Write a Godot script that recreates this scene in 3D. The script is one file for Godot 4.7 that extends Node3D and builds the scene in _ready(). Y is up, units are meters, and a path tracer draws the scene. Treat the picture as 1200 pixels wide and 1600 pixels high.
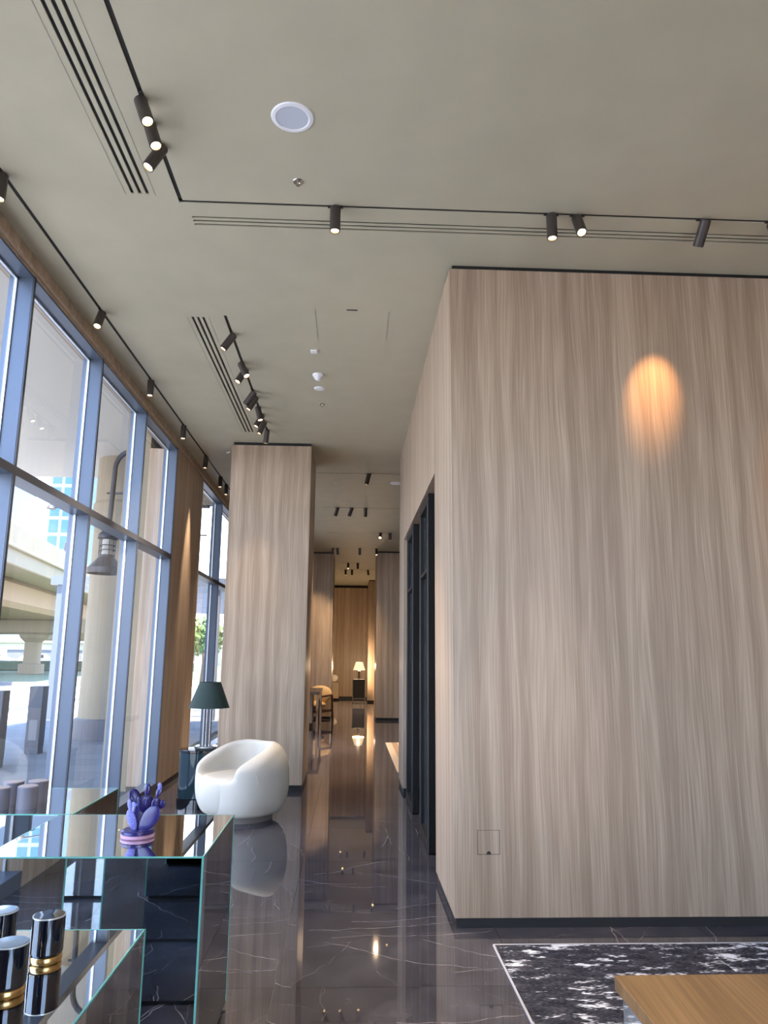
extends Node3D

const CEIL := 4.073
const WIN := -2.12        # inner face of the window frames
const GLASS := -2.24
const TABLE := 0.785      # height of the mirrored cubes
const BX := 0.617         # left face of the panelled block
const BZ := -4.521        # front face of the panelled block
const WINDOWS := ["glazed window bay beside the viewer, left of the photo", "glazed window bay just left of the photo's frame", "glazed window bay at the photo's left edge", "tall glazed bay through which the viaduct shows", "tall glazed bay through which the iron lantern shows", "tall glazed bay next to the brown pilaster", "glazed bay past the brown pilaster, with the green shaded lamp before it", "glazed bay hidden behind the pale column, nearer one", "glazed bay hidden behind the pale column, farther one"]
var M := {}
var taken := {}
var rng := RandomNumberGenerator.new()

# ------------------------------------------------------------------ naming
func numbered(called: String) -> String:
	if not taken.has(called):
		taken[called] = 0
		return called
	taken[called] += 1
	return "%s_%03d" % [called, taken[called]]

func thing(called: String, label: String, category: String, at := Vector3.ZERO, turn := 0.0, group := "", kind := "") -> Node3D:
	var o := Node3D.new()
	o.name = numbered(called)
	add_child(o)
	o.position = at
	o.rotation.y = turn
	tag(o, label, category, group, kind)
	return o

func tag(o: Node3D, label: String, category := "", group := "", kind := "") -> Node3D:
	if label != "":
		o.set_meta("label", label)
	if category != "":
		o.set_meta("category", category)
	if group != "":
		o.set_meta("group", group)
	if kind != "":
		o.set_meta("kind", kind)
	return o

func new_st() -> SurfaceTool:
	var st := SurfaceTool.new()
	st.begin(Mesh.PRIMITIVE_TRIANGLES)
	return st

func put(called: String, mesh: Mesh, m: Material, parent: Node = self) -> MeshInstance3D:
	var o := MeshInstance3D.new()
	o.mesh = mesh
	o.material_override = m
	o.name = numbered(called) if parent == self else called
	parent.add_child(o, true)
	return o

func obj(called: String, st: SurfaceTool, m: Material, parent: Node = self) -> MeshInstance3D:
	return put(called, st.commit(), m, parent)

func struct(called: String, label: String, st: SurfaceTool, m: Material) -> MeshInstance3D:
	var o := obj(called, st, m)
	tag(o, label, "", "", "structure")
	return o

# ------------------------------------------------------------------ shapes
func tri(st: SurfaceTool, a: Vector3, b: Vector3, c: Vector3, na: Vector3, nb: Vector3, nc: Vector3, ua := Vector2.ZERO, ub := Vector2.ZERO, uc := Vector2.ZERO) -> void:
	if (b - a).cross(c - a).dot(na + nb + nc) > 0.0:
		var t := b; b = c; c = t
		var tn := nb; nb = nc; nc = tn
		var tu := ub; ub = uc; uc = tu
	st.set_normal(na); st.set_uv(ua); st.add_vertex(a)
	st.set_normal(nb); st.set_uv(ub); st.add_vertex(b)
	st.set_normal(nc); st.set_uv(uc); st.add_vertex(c)

func flat_uv(p: Vector3, n: Vector3) -> Vector2:
	var a := n.abs()
	if a.x >= a.y and a.x >= a.z:
		return Vector2(-p.z, -p.y)
	if a.y >= a.z:
		return Vector2(p.x, p.z)
	return Vector2(p.x, -p.y)

func quad(st: SurfaceTool, a: Vector3, b: Vector3, c: Vector3, d: Vector3, n: Vector3) -> void:
	tri(st, a, b, c, n, n, n, flat_uv(a, n), flat_uv(b, n), flat_uv(c, n))
	tri(st, a, c, d, n, n, n, flat_uv(a, n), flat_uv(c, n), flat_uv(d, n))

# box from its low to its high corner, edges chamfered by ch
func bx(st: SurfaceTool, lo: Vector3, hi: Vector3, ch := 0.0) -> void:
	var c := (lo + hi) / 2
	var h := (hi - lo) / 2
	ch = minf(ch, 0.45 * 2 * minf(h.x, minf(h.y, h.z)))
	for ax in 3:
		for s in [-1.0, 1.0]:
			var n := Vector3.ZERO
			n[ax] = s
			var u := (ax + 1) % 3
			var v := (ax + 2) % 3
			var p: Array[Vector3] = []
			for k in [[-1, -1], [1, -1], [1, 1], [-1, 1]]:
				var q := Vector3.ZERO
				q[ax] = s * h[ax]
				q[u] = k[0] * (h[u] - ch)
				q[v] = k[1] * (h[v] - ch)
				p.append(c + q)
			quad(st, p[0], p[1], p[2], p[3], n)
	if ch <= 0.0:
		return
	for ax in 3:
		var u := (ax + 1) % 3
		var v := (ax + 2) % 3
		for su in [-1.0, 1.0]:
			for sv in [-1.0, 1.0]:
				var p: Array[Vector3] = []
				for k in [[-1, 0], [1, 0], [1, 1], [-1, 1]]:
					var q := Vector3.ZERO
					q[ax] = k[0] * (h[ax] - ch)
					q[u] = su * (h[u] - (ch if k[1] == 1 else 0.0))
					q[v] = sv * (h[v] - (0.0 if k[1] == 1 else ch))
					p.append(c + q)
				var n := Vector3.ZERO
				n[u] = su
				n[v] = sv
				quad(st, p[0], p[1], p[2], p[3], n.normalized())
	for sx in [-1.0, 1.0]:
		for sy in [-1.0, 1.0]:
			for sz in [-1.0, 1.0]:
				var s := Vector3(sx, sy, sz)
				var a := c + s * Vector3(h.x, h.y - ch, h.z - ch)
				var b := c + s * Vector3(h.x - ch, h.y, h.z - ch)
				var d := c + s * Vector3(h.x - ch, h.y - ch, h.z)
				var n := s.normalized()
				tri(st, a, b, d, n, n, n, flat_uv(a, n), flat_uv(b, n), flat_uv(d, n))

func box_mesh(lo: Vector3, hi: Vector3, ch := 0.0) -> ArrayMesh:
	var st := new_st()
	bx(st, lo, hi, ch)
	return st.commit()

# profile [Vector2(r, y), ...] spun about the y axis; each segment flat unless smooth; squash scales x and z
func lathe(st: SurfaceTool, prof: Array, seg := 32, at := Vector3.ZERO, smooth := false, squash := Vector2.ONE) -> void:
	var n := prof.size()
	var ns: Array[Vector2] = []
	for i in n - 1:
		var t: Vector2 = prof[i + 1] - prof[i]
		ns.append(Vector2(t.y, -t.x).normalized())
	for i in n - 1:
		var n0: Vector2 = ns[i]
		var n1: Vector2 = ns[i]
		if smooth:
			if i > 0: n0 = (ns[i] + ns[i - 1]).normalized()
			if i < n - 2: n1 = (ns[i] + ns[i + 1]).normalized()
		for k in seg:
			var a := TAU * k / seg
			var b := TAU * (k + 1) / seg
			var da := Vector3(cos(a) * squash.x, 0, sin(a) * squash.y)
			var db := Vector3(cos(b) * squash.x, 0, sin(b) * squash.y)
			var ea := Vector3(cos(a) / squash.x, 0, sin(a) / squash.y)
			var eb := Vector3(cos(b) / squash.x, 0, sin(b) / squash.y)
			var p0: Vector3 = at + da * prof[i].x + Vector3.UP * prof[i].y
			var p1: Vector3 = at + db * prof[i].x + Vector3.UP * prof[i].y
			var p2: Vector3 = at + db * prof[i + 1].x + Vector3.UP * prof[i + 1].y
			var p3: Vector3 = at + da * prof[i + 1].x + Vector3.UP * prof[i + 1].y
			var na0 := (ea * n0.x + Vector3.UP * n0.y).normalized()
			var nb0 := (eb * n0.x + Vector3.UP * n0.y).normalized()
			var na1 := (ea * n1.x + Vector3.UP * n1.y).normalized()
			var nb1 := (eb * n1.x + Vector3.UP * n1.y).normalized()
			if p0.distance_squared_to(p1) > 1e-12:
				tri(st, p0, p1, p2, na0, nb0, nb1)
			if p2.distance_squared_to(p3) > 1e-12:
				tri(st, p0, p2, p3, na0, nb1, na1)

func tube(st: SurfaceTool, path: Array, r: float, seg := 10, r_end := -1.0) -> void:
	if r_end < 0.0:
		r_end = r
	var rings: Array = []
	var side := Vector3.ZERO
	for i in path.size():
		var d: Vector3
		if i == 0: d = path[1] - path[0]
		elif i == path.size() - 1: d = path[i] - path[i - 1]
		else: d = (path[i + 1] - path[i]).normalized() + (path[i] - path[i - 1]).normalized()
		d = d.normalized()
		if side == Vector3.ZERO:
			side = d.cross(Vector3.UP if absf(d.y) < 0.9 else Vector3.RIGHT).normalized()
		side = (side - d * side.dot(d)).normalized()
		var up := side.cross(d)
		var rr := lerpf(r, r_end, float(i) / (path.size() - 1))
		var ring: Array = []
		for k in seg:
			var a := TAU * k / seg
			var nn := side * cos(a) + up * sin(a)
			ring.append([path[i] + nn * rr, nn])
		rings.append(ring)
	for i in path.size() - 1:
		for k in seg:
			var a = rings[i][k]
			var b = rings[i][(k + 1) % seg]
			var c = rings[i + 1][(k + 1) % seg]
			var d = rings[i + 1][k]
			tri(st, a[0], b[0], c[0], a[1], b[1], c[1])
			tri(st, a[0], c[0], d[0], a[1], c[1], d[1])
	for e in [0, path.size() - 1]:
		var n: Vector3 = (path[0] - path[1]).normalized() if e == 0 else (path[e] - path[e - 1]).normalized()
		for k in seg:
			tri(st, path[e], rings[e][k][0], rings[e][(k + 1) % seg][0], n, n, n)

# polygon in the xy plane, extruded along z from z0 to z1
func prism(st: SurfaceTool, poly: PackedVector2Array, z0: float, z1: float) -> void:
	var idx := Geometry2D.triangulate_polygon(poly)
	for i in range(0, idx.size(), 3):
		for z in [z0, z1]:
			var n := Vector3(0, 0, signf(z - (z0 + z1) / 2))
			var a := poly[idx[i]]
			var b := poly[idx[i + 1]]
			var c := poly[idx[i + 2]]
			tri(st, Vector3(a.x, a.y, z), Vector3(b.x, b.y, z), Vector3(c.x, c.y, z), n, n, n, Vector2(a.x, -a.y), Vector2(b.x, -b.y), Vector2(c.x, -c.y))
	var turn := -1.0 if Geometry2D.is_polygon_clockwise(poly) else 1.0
	for i in poly.size():
		var a := poly[i]
		var b := poly[(i + 1) % poly.size()]
		var n := Vector3(b.y - a.y, a.x - b.x, 0).normalized() * turn
		quad(st, Vector3(a.x, a.y, z0), Vector3(b.x, b.y, z0), Vector3(b.x, b.y, z1), Vector3(a.x, a.y, z1), n)

# egg-shaped pad: a sphere squeezed to half-sizes h, wider towards its tip, standing on the origin
func pad(st: SurfaceTool, h: Vector3, t: Transform3D, seg := 16) -> void:
	var rows := 10
	for i in rows:
		for k in seg:
			var q: Array = []
			for c in [[i, k], [i, k + 1], [i + 1, k + 1], [i + 1, k]]:
				var v: float = PI * c[0] / rows
				var u: float = TAU * c[1] / seg
				var y := -cos(v)
				var w := sin(v) * (0.72 + 0.34 * (y + 1) / 2 + 0.1 * sin(v))
				var p := Vector3(cos(u) * w * h.x, (y + 1) * h.y, sin(u) * w * h.z)
				var nn := Vector3(cos(u) * sin(v) / h.x, y / h.y, sin(u) * sin(v) / h.z).normalized()
				q.append([t * p, (t.basis * nn).normalized()])
			tri(st, q[0][0], q[1][0], q[2][0], q[0][1], q[1][1], q[2][1])
			tri(st, q[0][0], q[2][0], q[3][0], q[0][1], q[2][1], q[3][1])

# surface nets over a distance field
func nets(f: Callable, lo: Vector3, hi: Vector3, cell: float) -> ArrayMesh:
	var nx := int(ceil((hi.x - lo.x) / cell)) + 1
	var ny := int(ceil((hi.y - lo.y) / cell)) + 1
	var nz := int(ceil((hi.z - lo.z) / cell)) + 1
	var g := PackedFloat32Array()
	g.resize(nx * ny * nz)
	for k in nz:
		for j in ny:
			for i in nx:
				g[(k * ny + j) * nx + i] = f.call(lo + Vector3(i, j, k) * cell)
	var vert := {}
	var pts: Array[Vector3] = []
	var nrm: Array[Vector3] = []
	var edges := [[0, 1], [2, 3], [4, 5], [6, 7], [0, 2], [1, 3], [4, 6], [5, 7], [0, 4], [1, 5], [2, 6], [3, 7]]
	for k in nz - 1:
		for j in ny - 1:
			for i in nx - 1:
				var v: Array = []
				var neg := 0
				for c in 8:
					var x: float = g[((k + (c >> 2)) * ny + j + ((c >> 1) & 1)) * nx + i + (c & 1)]
					v.append(x)
					if x < 0: neg += 1
				if neg == 0 or neg == 8:
					continue
				var p := Vector3.ZERO
				var m := 0
				for e in edges:
					var a: float = v[e[0]]
					var b: float = v[e[1]]
					if (a < 0) != (b < 0):
						var t := a / (a - b)
						var pa := Vector3(e[0] & 1, (e[0] >> 1) & 1, e[0] >> 2)
						var pb := Vector3(e[1] & 1, (e[1] >> 1) & 1, e[1] >> 2)
						p += pa.lerp(pb, t)
						m += 1
				p = lo + (Vector3(i, j, k) + p / m) * cell
				vert[(k * ny + j) * nx + i] = pts.size()
				pts.append(p)
				var h := cell * 0.7
				nrm.append(Vector3(f.call(p + Vector3(h, 0, 0)) - f.call(p - Vector3(h, 0, 0)), f.call(p + Vector3(0, h, 0)) - f.call(p - Vector3(0, h, 0)), f.call(p + Vector3(0, 0, h)) - f.call(p - Vector3(0, 0, h))).normalized())
	var st := new_st()
	for k in range(1, nz - 1):
		for j in range(1, ny - 1):
			for i in range(1, nx - 1):
				var at := (k * ny + j) * nx + i
				var a: float = g[at]
				for ax in 3:
					var step: int = [1, nx, nx * ny][ax]
					if (a < 0) == (g[at + step] < 0):
						continue
					var s1: int = [nx, nx * ny, 1][ax]
					var s2: int = [nx * ny, 1, nx][ax]
					var q := [vert[at], vert[at - s1], vert[at - s1 - s2], vert[at - s2]]
					tri(st, pts[q[0]], pts[q[1]], pts[q[2]], nrm[q[0]], nrm[q[1]], nrm[q[2]])
					tri(st, pts[q[0]], pts[q[2]], pts[q[3]], nrm[q[0]], nrm[q[2]], nrm[q[3]])
	return st.commit()

func smin(a: float, b: float, k: float) -> float:
	var h := maxf(k - absf(a - b), 0.0) / k
	return minf(a, b) - h * h * k * 0.25

func smax(a: float, b: float, k: float) -> float:
	return -smin(-a, -b, k)

# ------------------------------------------------------------------ materials
func mat(c: Color, rough := 0.6, metal := 0.0, spec := 0.5) -> StandardMaterial3D:
	var m := StandardMaterial3D.new()
	m.albedo_color = c
	m.roughness = rough
	m.metallic = metal
	m.metallic_specular = spec
	return m

func rgb8(r: int, g: int, b: int) -> Color:
	return Color8(r, g, b)

func noise(seed_: int, freq: float, octaves := 3) -> FastNoiseLite:
	var n := FastNoiseLite.new()
	n.seed = seed_
	n.frequency = freq
	n.fractal_octaves = octaves
	return n

# upright wood grain: u across, v along the grain
func wood_image(seed_: int, dark: Color, light: Color, w := 1024, h := 1024) -> ImageTexture:
	var bytes := PackedByteArray()
	bytes.resize(w * h * 3)
	var board := noise(seed_, 0.011, 2)
	var fine := noise(seed_ + 1, 0.05, 2)
	var hair := noise(seed_ + 2, 0.25, 1)
	var bend := noise(seed_ + 3, 0.008, 2)
	var at := 0
	for y in h:
		for x in w:
			var wv := x + bend.get_noise_2d(x, y * 0.25) * 12.0
			var ring := 0.5 + 0.5 * sin(wv * 0.16 + board.get_noise_2d(wv, y * 0.05) * 16.0)
			var t := 0.5 + board.get_noise_2d(wv * 1.2, y * 0.03) * 0.6 + fine.get_noise_2d(wv * 2.2, y * 0.05) * 0.3 + hair.get_noise_2d(wv * 1.6, y * 0.03) * 0.45 + (pow(ring, 8.0) - 0.2) * 0.22
			t = clampf(t, 0, 1)
			bytes[at] = int(255 * lerpf(dark.r, light.r, t))
			bytes[at + 1] = int(255 * lerpf(dark.g, light.g, t))
			bytes[at + 2] = int(255 * lerpf(dark.b, light.b, t))
			at += 3
	return ImageTexture.create_from_image(Image.create_from_data(w, h, false, Image.FORMAT_RGB8, bytes))

func vein(im: Image, p: Vector2, ang: float, length: float, width: float, c: Color, strength: float) -> void:
	var w := im.get_width()
	var left := length
	var a := ang
	var jag := 0.0
	while left > 0:
		jag = rng.randf_range(-0.34, 0.34)
		var run := rng.randf_range(6, 26)
		var d := Vector2.from_angle(a + jag)
		var fade := strength * rng.randf_range(0.35, 1.0)
		for s in int(run * 2):
			p += d * 0.5
			for ox in [-1, 0, 1]:
				for oy in [-1, 0, 1]:
					var q := Vector2(floorf(p.x) + ox, floorf(p.y) + oy)
					var k := clampf(width - (q + Vector2(0.5, 0.5)).distance_to(p), 0, 1) * fade
					if k > 0.02:
						var i := Vector2i(posmod(int(q.x), w), posmod(int(q.y), w))
						im.set_pixelv(i, im.get_pixelv(i).lerp(c, k * 0.5))
		left -= run
		a += rng.randf_range(-0.1, 0.1)
		if rng.randf() < 0.02 and left > 120:
			vein(im, p, a + rng.randf_range(-0.9, 0.9), left * 0.45, width * 0.75, c, strength * 0.7)

func marble_image() -> ImageTexture:
	var w := 1024
	var n1 := noise(11, 0.006, 4)
	var n2 := noise(12, 0.03, 3)
	var im := Image.create_empty(w, w, false, Image.FORMAT_RGB8)
	var a := rgb8(46, 45, 52)
	var b := rgb8(80, 79, 86)
	for y in w:
		for x in w:
			var t := clampf(0.5 + n1.get_noise_2d(x, y) * 0.5 + n2.get_noise_2d(x, y) * 0.2, 0, 1)
			im.set_pixel(x, y, a.lerp(b, t))
	rng.seed = 77
	for i in 16:
		vein(im, Vector2(rng.randf() * w, rng.randf() * w), rng.randf_range(1.0, 2.2) + (PI if i % 2 else 0.0), rng.randf_range(260, 720), 1.15, rgb8(220, 208, 204), 0.95)
	for i in 26:
		vein(im, Vector2(rng.randf() * w, rng.randf() * w), rng.randf_range(0, TAU), rng.randf_range(150, 500), 1.0, rgb8(180, 168, 164), 0.6)
	return ImageTexture.create_from_image(im)

func rug_image() -> ImageTexture:
	var w := 768
	var big := noise(31, 0.006, 3)
	var mid := noise(32, 0.02, 3)
	var fine := noise(33, 0.16, 2)
	var im := Image.create_empty(w, w, false, Image.FORMAT_RGB8)
	var a := rgb8(34, 36, 44)
	var b := rgb8(74, 74, 84)
	var c := rgb8(214, 220, 230)
	for y in w:
		for x in w:
			var t := big.get_noise_2d(x * 0.8, y * 1.6) * 0.9 + mid.get_noise_2d(x * 0.6, y * 1.8) * 0.9 + fine.get_noise_2d(x * 0.35, y * 1.4) * 0.55
			var col := a.lerp(b, clampf(0.5 + fine.get_noise_2d(x * 0.5 + 300, y * 1.5) * 0.8 + mid.get_noise_2d(x + 90, y * 2) * 0.6, 0, 1))
			im.set_pixel(x, y, col.lerp(c, smoothstep(0.2, 0.62, t)))
	return ImageTexture.create_from_image(im)

func noise_tex(seed_: int, freq: float, a: Color, b: Color, size := 256) -> NoiseTexture2D:
	var t := NoiseTexture2D.new()
	t.width = size
	t.height = size
	t.seamless = true
	t.noise = noise(seed_, freq, 4)
	var g := Gradient.new()
	g.set_color(0, a)
	g.set_color(1, b)
	t.color_ramp = g
	return t

func tri_mat(m: StandardMaterial3D, scale: Vector3) -> StandardMaterial3D:
	m.uv1_triplanar = true
	m.uv1_world_triplanar = true
	m.uv1_triplanar_sharpness = 40.0
	m.uv1_scale = scale
	return m

func make_materials() -> void:
	var wood_tex := wood_image(5, rgb8(150, 129, 109), rgb8(188, 168, 146))
	M.wood = mat(Color.WHITE, 0.42, 0.0, 0.45)
	M.wood.albedo_texture = wood_tex
	tri_mat(M.wood, Vector3(1 / 1.9, 1 / 4.3, 1 / 1.9))
	M.marble = mat(Color.WHITE, 0.022, 0.0, 0.62)
	M.marble.albedo_texture = marble_image()
	M.grout = mat(rgb8(150, 142, 138), 0.6)
	M.ceiling = mat(rgb8(194, 189, 166), 0.55, 0.0, 0.4)
	M.ceiling.albedo_texture = noise_tex(3, 0.02, Color(0.96, 0.96, 0.96), Color.WHITE)
	tri_mat(M.ceiling, Vector3(0.4, 0.4, 0.4))
	M.black = mat(rgb8(22, 21, 22), 0.5)
	M.black_metal = mat(rgb8(20, 19, 20), 0.5, 0.1)
	M.spot_metal = mat(rgb8(74, 68, 64), 0.42, 0.35)
	M.track = mat(rgb8(30, 26, 24), 0.6)
	M.frame = mat(rgb8(84, 95, 112), 0.35, 0.25)
	M.frame_backlit = mat(rgb8(70, 74, 84), 0.45, 0.2)  # darker copy of the frame colour, backlit shade painted in
	M.gasket = mat(rgb8(214, 222, 230), 0.3, 0.4)
	M.pane = mat(Color(0.86, 0.93, 0.97, 0.04), 0.0)
	M.pane.transparency = BaseMaterial3D.TRANSPARENCY_ALPHA
	M.clear = mat(Color(0.9, 0.97, 0.96, 0.05), 0.0)
	M.clear.transparency = BaseMaterial3D.TRANSPARENCY_ALPHA
	M.acrylic = mat(Color(0.92, 0.97, 1.0, 0.12), 0.02)
	M.acrylic.transparency = BaseMaterial3D.TRANSPARENCY_ALPHA
	M.mirror = mat(rgb8(226, 230, 230), 0.012, 1.0)
	M.teal = mat(rgb8(104, 172, 160), 0.12, 0.0, 0.6)
	M.white_paint = mat(rgb8(238, 240, 244), 0.5)
	M.grille = mat(rgb8(196, 204, 218), 0.7)
	M.chrome = mat(rgb8(205, 200, 194), 0.08, 1.0)
	M.gold = mat(rgb8(206, 168, 112), 0.25, 1.0)
	M.glow = mat(rgb8(255, 240, 220), 0.5)
	M.glow.emission_enabled = true
	M.glow.emission = Color(1.0, 0.82, 0.6)
	M.glow.emission_energy_multiplier = 9.0
	M.boucle = mat(rgb8(206, 200, 188), 0.9, 0.0, 0.2)
	M.boucle.heightmap_enabled = true
	M.boucle.heightmap_texture = noise_tex(41, 0.12, Color.BLACK, Color.WHITE)
	M.boucle.heightmap_scale = 0.25
	M.boucle.uv1_triplanar = true
	M.boucle.uv1_scale = Vector3(6, 6, 6)
	M.plinth = mat(rgb8(120, 112, 106), 0.5)
	M.green_shade = mat(rgb8(30, 52, 52), 0.8)
	M.black_gloss = mat(rgb8(14, 18, 22), 0.04, 0.0, 0.8)
	M.glass_smoke = mat(rgb8(40, 58, 66), 0.05, 0.35, 0.8)
	M.navy = mat(rgb8(10, 14, 26), 0.05, 0.0, 0.7)
	M.jar_lid = mat(rgb8(128, 146, 160), 0.12, 0.4)
	M.rim = mat(rgb8(214, 216, 212), 0.25, 0.4)
	M.cactus = mat(rgb8(34, 26, 96), 0.3, 0.0, 0.6)
	M.cactus_pale = mat(rgb8(176, 176, 222), 0.35)
	M.cactus_pale.albedo_texture = noise_tex(51, 0.06, rgb8(110, 110, 200), rgb8(255, 255, 255))
	M.cactus_pale.uv1_triplanar = true
	M.cactus_pale.uv1_scale = Vector3(9, 9, 9)
	M.cactus_ring = mat(rgb8(196, 150, 176), 0.4)
	M.rug = mat(Color.WHITE, 0.95, 0.0, 0.2)
	M.rug.albedo_texture = rug_image()
	M.rug.heightmap_enabled = true
	M.rug.heightmap_texture = noise_tex(61, 0.2, Color.BLACK, Color.WHITE)
	M.rug.heightmap_scale = 0.4
	tri_mat(M.rug, Vector3(1 / 1.9, 1, 1 / 1.9))
	M.rug_edge = mat(rgb8(178, 176, 180), 0.9)
	M.tan_top = mat(rgb8(255, 255, 255), 0.5)
	M.tan_top.albedo_texture = wood_image(9, rgb8(104, 80, 50), rgb8(134, 106, 70), 256, 256)
	M.tan_top.uv1_scale = Vector3(0.8, 0.8, 0.8)
	M.cyl_grey = mat(rgb8(104, 104, 116), 0.5)
	# outside
	M.paver = mat(rgb8(98, 101, 106), 0.8)
	M.paver2 = mat(rgb8(91, 95, 101), 0.8)
	M.paver_joint = mat(rgb8(66, 70, 76), 0.9)
	M.road = mat(rgb8(140, 142, 148), 0.85)
	M.kerb = mat(rgb8(120, 122, 128), 0.85)
	M.concrete = mat(rgb8(126, 115, 98), 0.85)
	M.peach = mat(rgb8(140, 114, 92), 0.85)
	M.stone = mat(rgb8(142, 131, 110), 0.7)
	M.stone.albedo_texture = noise_tex(71, 0.01, Color(0.93, 0.93, 0.93), Color.WHITE)
	tri_mat(M.stone, Vector3(0.3, 0.3, 0.3))
	M.soffit = mat(rgb8(172, 170, 163), 0.8)
	M.plinth_dark = mat(rgb8(82, 86, 96), 0.6)
	M.bollard = mat(rgb8(66, 72, 84), 0.5)
	M.grass = mat(rgb8(84, 100, 76), 0.95)
	M.leaf = mat(rgb8(84, 112, 62), 0.8)
	M.bark = mat(rgb8(110, 92, 76), 0.9)
	M.tower = mat(rgb8(104, 128, 148), 0.25, 0.2)
	M.tower_glass = mat(rgb8(48, 84, 120), 0.12, 0.4)
	M.car = mat(rgb8(225, 228, 232), 0.25, 0.1)
	M.lamp_iron = mat(rgb8(50, 52, 60), 0.5, 0.3)
	M.desk = mat(rgb8(150, 128, 108), 0.5)
	M.desk_top = mat(rgb8(96, 80, 70), 0.2)
	M.tan = mat(rgb8(205, 172, 124), 0.85)
	M.walnut = mat(rgb8(92, 62, 44), 0.5)
	M.sofa = mat(rgb8(150, 134, 116), 0.9)
	M.pillow = mat(rgb8(236, 226, 212), 0.9)
	M.stripe_a = mat(rgb8(206, 186, 160), 0.95)
	M.stripe_b = mat(rgb8(168, 140, 116), 0.95)
	M.shade_lit = mat(rgb8(250, 236, 212), 0.8)
	M.shade_lit.emission_enabled = true
	M.shade_lit.emission = Color(1.0, 0.88, 0.7)
	M.shade_lit.emission_energy_multiplier = 0.35

# ------------------------------------------------------------------ room
func room() -> void:
	# floor: slab under polished tiles
	var st := new_st()
	bx(st, Vector3(-2.3, -0.2, -28.2), Vector3(4.8, -0.012, 3.8))
	var fl := struct("floor", "dark polished marble floor with fine white veins", st, M.grout)
	var variants: Array = []
	rng.seed = 5
	var tw := 1.165
	var td := 1.075
	for k in 8:
		var off := Vector2(rng.randf(), rng.randf())
		var ang := rng.randi_range(0, 3) * PI / 2
		var s := new_st()
		var lo := Vector3(0.0013, -0.012, 0.0013)
		var hi := Vector3(tw - 0.0013, 0, td - 0.0013)
		var n := Vector3.UP
		var p := [Vector3(lo.x, 0, lo.z), Vector3(hi.x, 0, lo.z), Vector3(hi.x, 0, hi.z), Vector3(lo.x, 0, hi.z)]
		var uv: Array = []
		for q in p:
			uv.append((Vector2(q.x, q.z) / 2.4).rotated(ang) + off)
		tri(s, p[0], p[1], p[2], n, n, n, uv[0], uv[1], uv[2])
		tri(s, p[0], p[2], p[3], n, n, n, uv[0], uv[2], uv[3])
		for e in 4:
			var a: Vector3 = p[e]
			var b: Vector3 = p[(e + 1) % 4]
			quad(s, a, b, b + Vector3.DOWN * 0.012, a + Vector3.DOWN * 0.012, (b - a).cross(Vector3.UP).normalized() * (1 if (a + b - p[0] - p[2]).dot((b - a).cross(Vector3.UP)) > 0 else -1))
		variants.append(s.commit())
	for i in range(-2, 5):
		for j in range(-4, 24):
			var z := -3.78 - td * (j + 1)
			if z + td > 3.8 or z < -28.2:
				continue
			var t := put("tile", variants[rng.randi() % 8], M.marble, fl)
			t.position = Vector3(-0.322 + tw * i, 0, z)
	# ceiling, with openings for the air slots and the recessed tracks
	var holes := [
		[-1.290, -1.188, -3.853, 2.6], [-1.276, -1.176, -8.425, -5.413], [-0.992, 3.4, -4.15, -4.056],
		[-1.035, -1.011, -3.898, 2.6], [-1.035, 3.4, -3.922, -3.898], [-1.022, -0.998, -8.482, -5.375], [-1.957, -1.933, -18.0, 2.6],
	]
	for z in [-10.33, -12.83, -15.49, -17.85, -20.75, -22.4]:
		holes.append([-0.52 if z > -18.0 else -0.4, 1.9, z - 0.012, z + 0.012])
	var xs := [-2.4, 4.8]
	var zs := [-28.2, 3.8]
	for h in holes:
		xs.append(h[0]); xs.append(h[1]); zs.append(h[2]); zs.append(h[3])
	xs.sort(); zs.sort()
	st = new_st()
	for i in xs.size() - 1:
		if xs[i + 1] - xs[i] < 1e-5:
			continue
		var run := INF
		for j in zs.size() - 1:
			var x: float = (xs[i] + xs[i + 1]) / 2
			var z: float = (zs[j] + zs[j + 1]) / 2
			var open := false
			for h in holes:
				if x > h[0] and x < h[1] and z > h[2] and z < h[3]:
					open = true
			if not open and run == INF:
				run = zs[j]
			if run != INF and (open or j == zs.size() - 2):
				bx(st, Vector3(xs[i], CEIL, run), Vector3(xs[i + 1], CEIL + 0.15, zs[j] if open else zs[j + 1]))
				run = INF
	var ce := struct("ceiling", "smooth grey-green painted ceiling with recessed slots", st, M.ceiling)
	st = new_st()
	bx(st, Vector3(-2.4, CEIL + 0.15, -28.2), Vector3(4.8, CEIL + 0.3, 3.8))
	obj("slab", st, M.black, ce)
	# access hatch: a thin joint around a loose panel, with its latch slot
	st = new_st()
	for b in [[-0.313, -0.310, -5.75, -5.235], [0.249, 0.252, -5.75, -5.235]]:
		bx(st, Vector3(b[0], CEIL - 0.002, b[2]), Vector3(b[1], CEIL + 0.002, b[3]))
	obj("hatch_joint", st, mat(rgb8(150, 147, 134), 0.8), ce)
	# front wall of the block
	st = new_st()
	bx(st, Vector3(BX, 0.052, BZ - 0.2), Vector3(4.7, CEIL - 0.024, BZ), 0.003)
	var wf := struct("wall_front", "tall front wall panelled in pale greyish wood grain", st, M.wood)
	st = new_st()
	bx(st, Vector3(BX + 0.02, CEIL - 0.024, BZ - 0.18), Vector3(4.7, CEIL, BZ - 0.006))
	obj("shadow_gap", st, M.black, wf)
	st = new_st()
	bx(st, Vector3(BX + 0.01, 0, BZ - 0.19), Vector3(4.7, 0.052, BZ - 0.008))
	tag(obj("baseboard_front", st, M.black), "black recessed baseboard under the front wood wall", "", "", "structure")
	# side wall of the block, with the doorway
	var oz0 := -5.45
	var oz1 := -8.72
	var oy := 2.87
	st = new_st()
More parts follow.
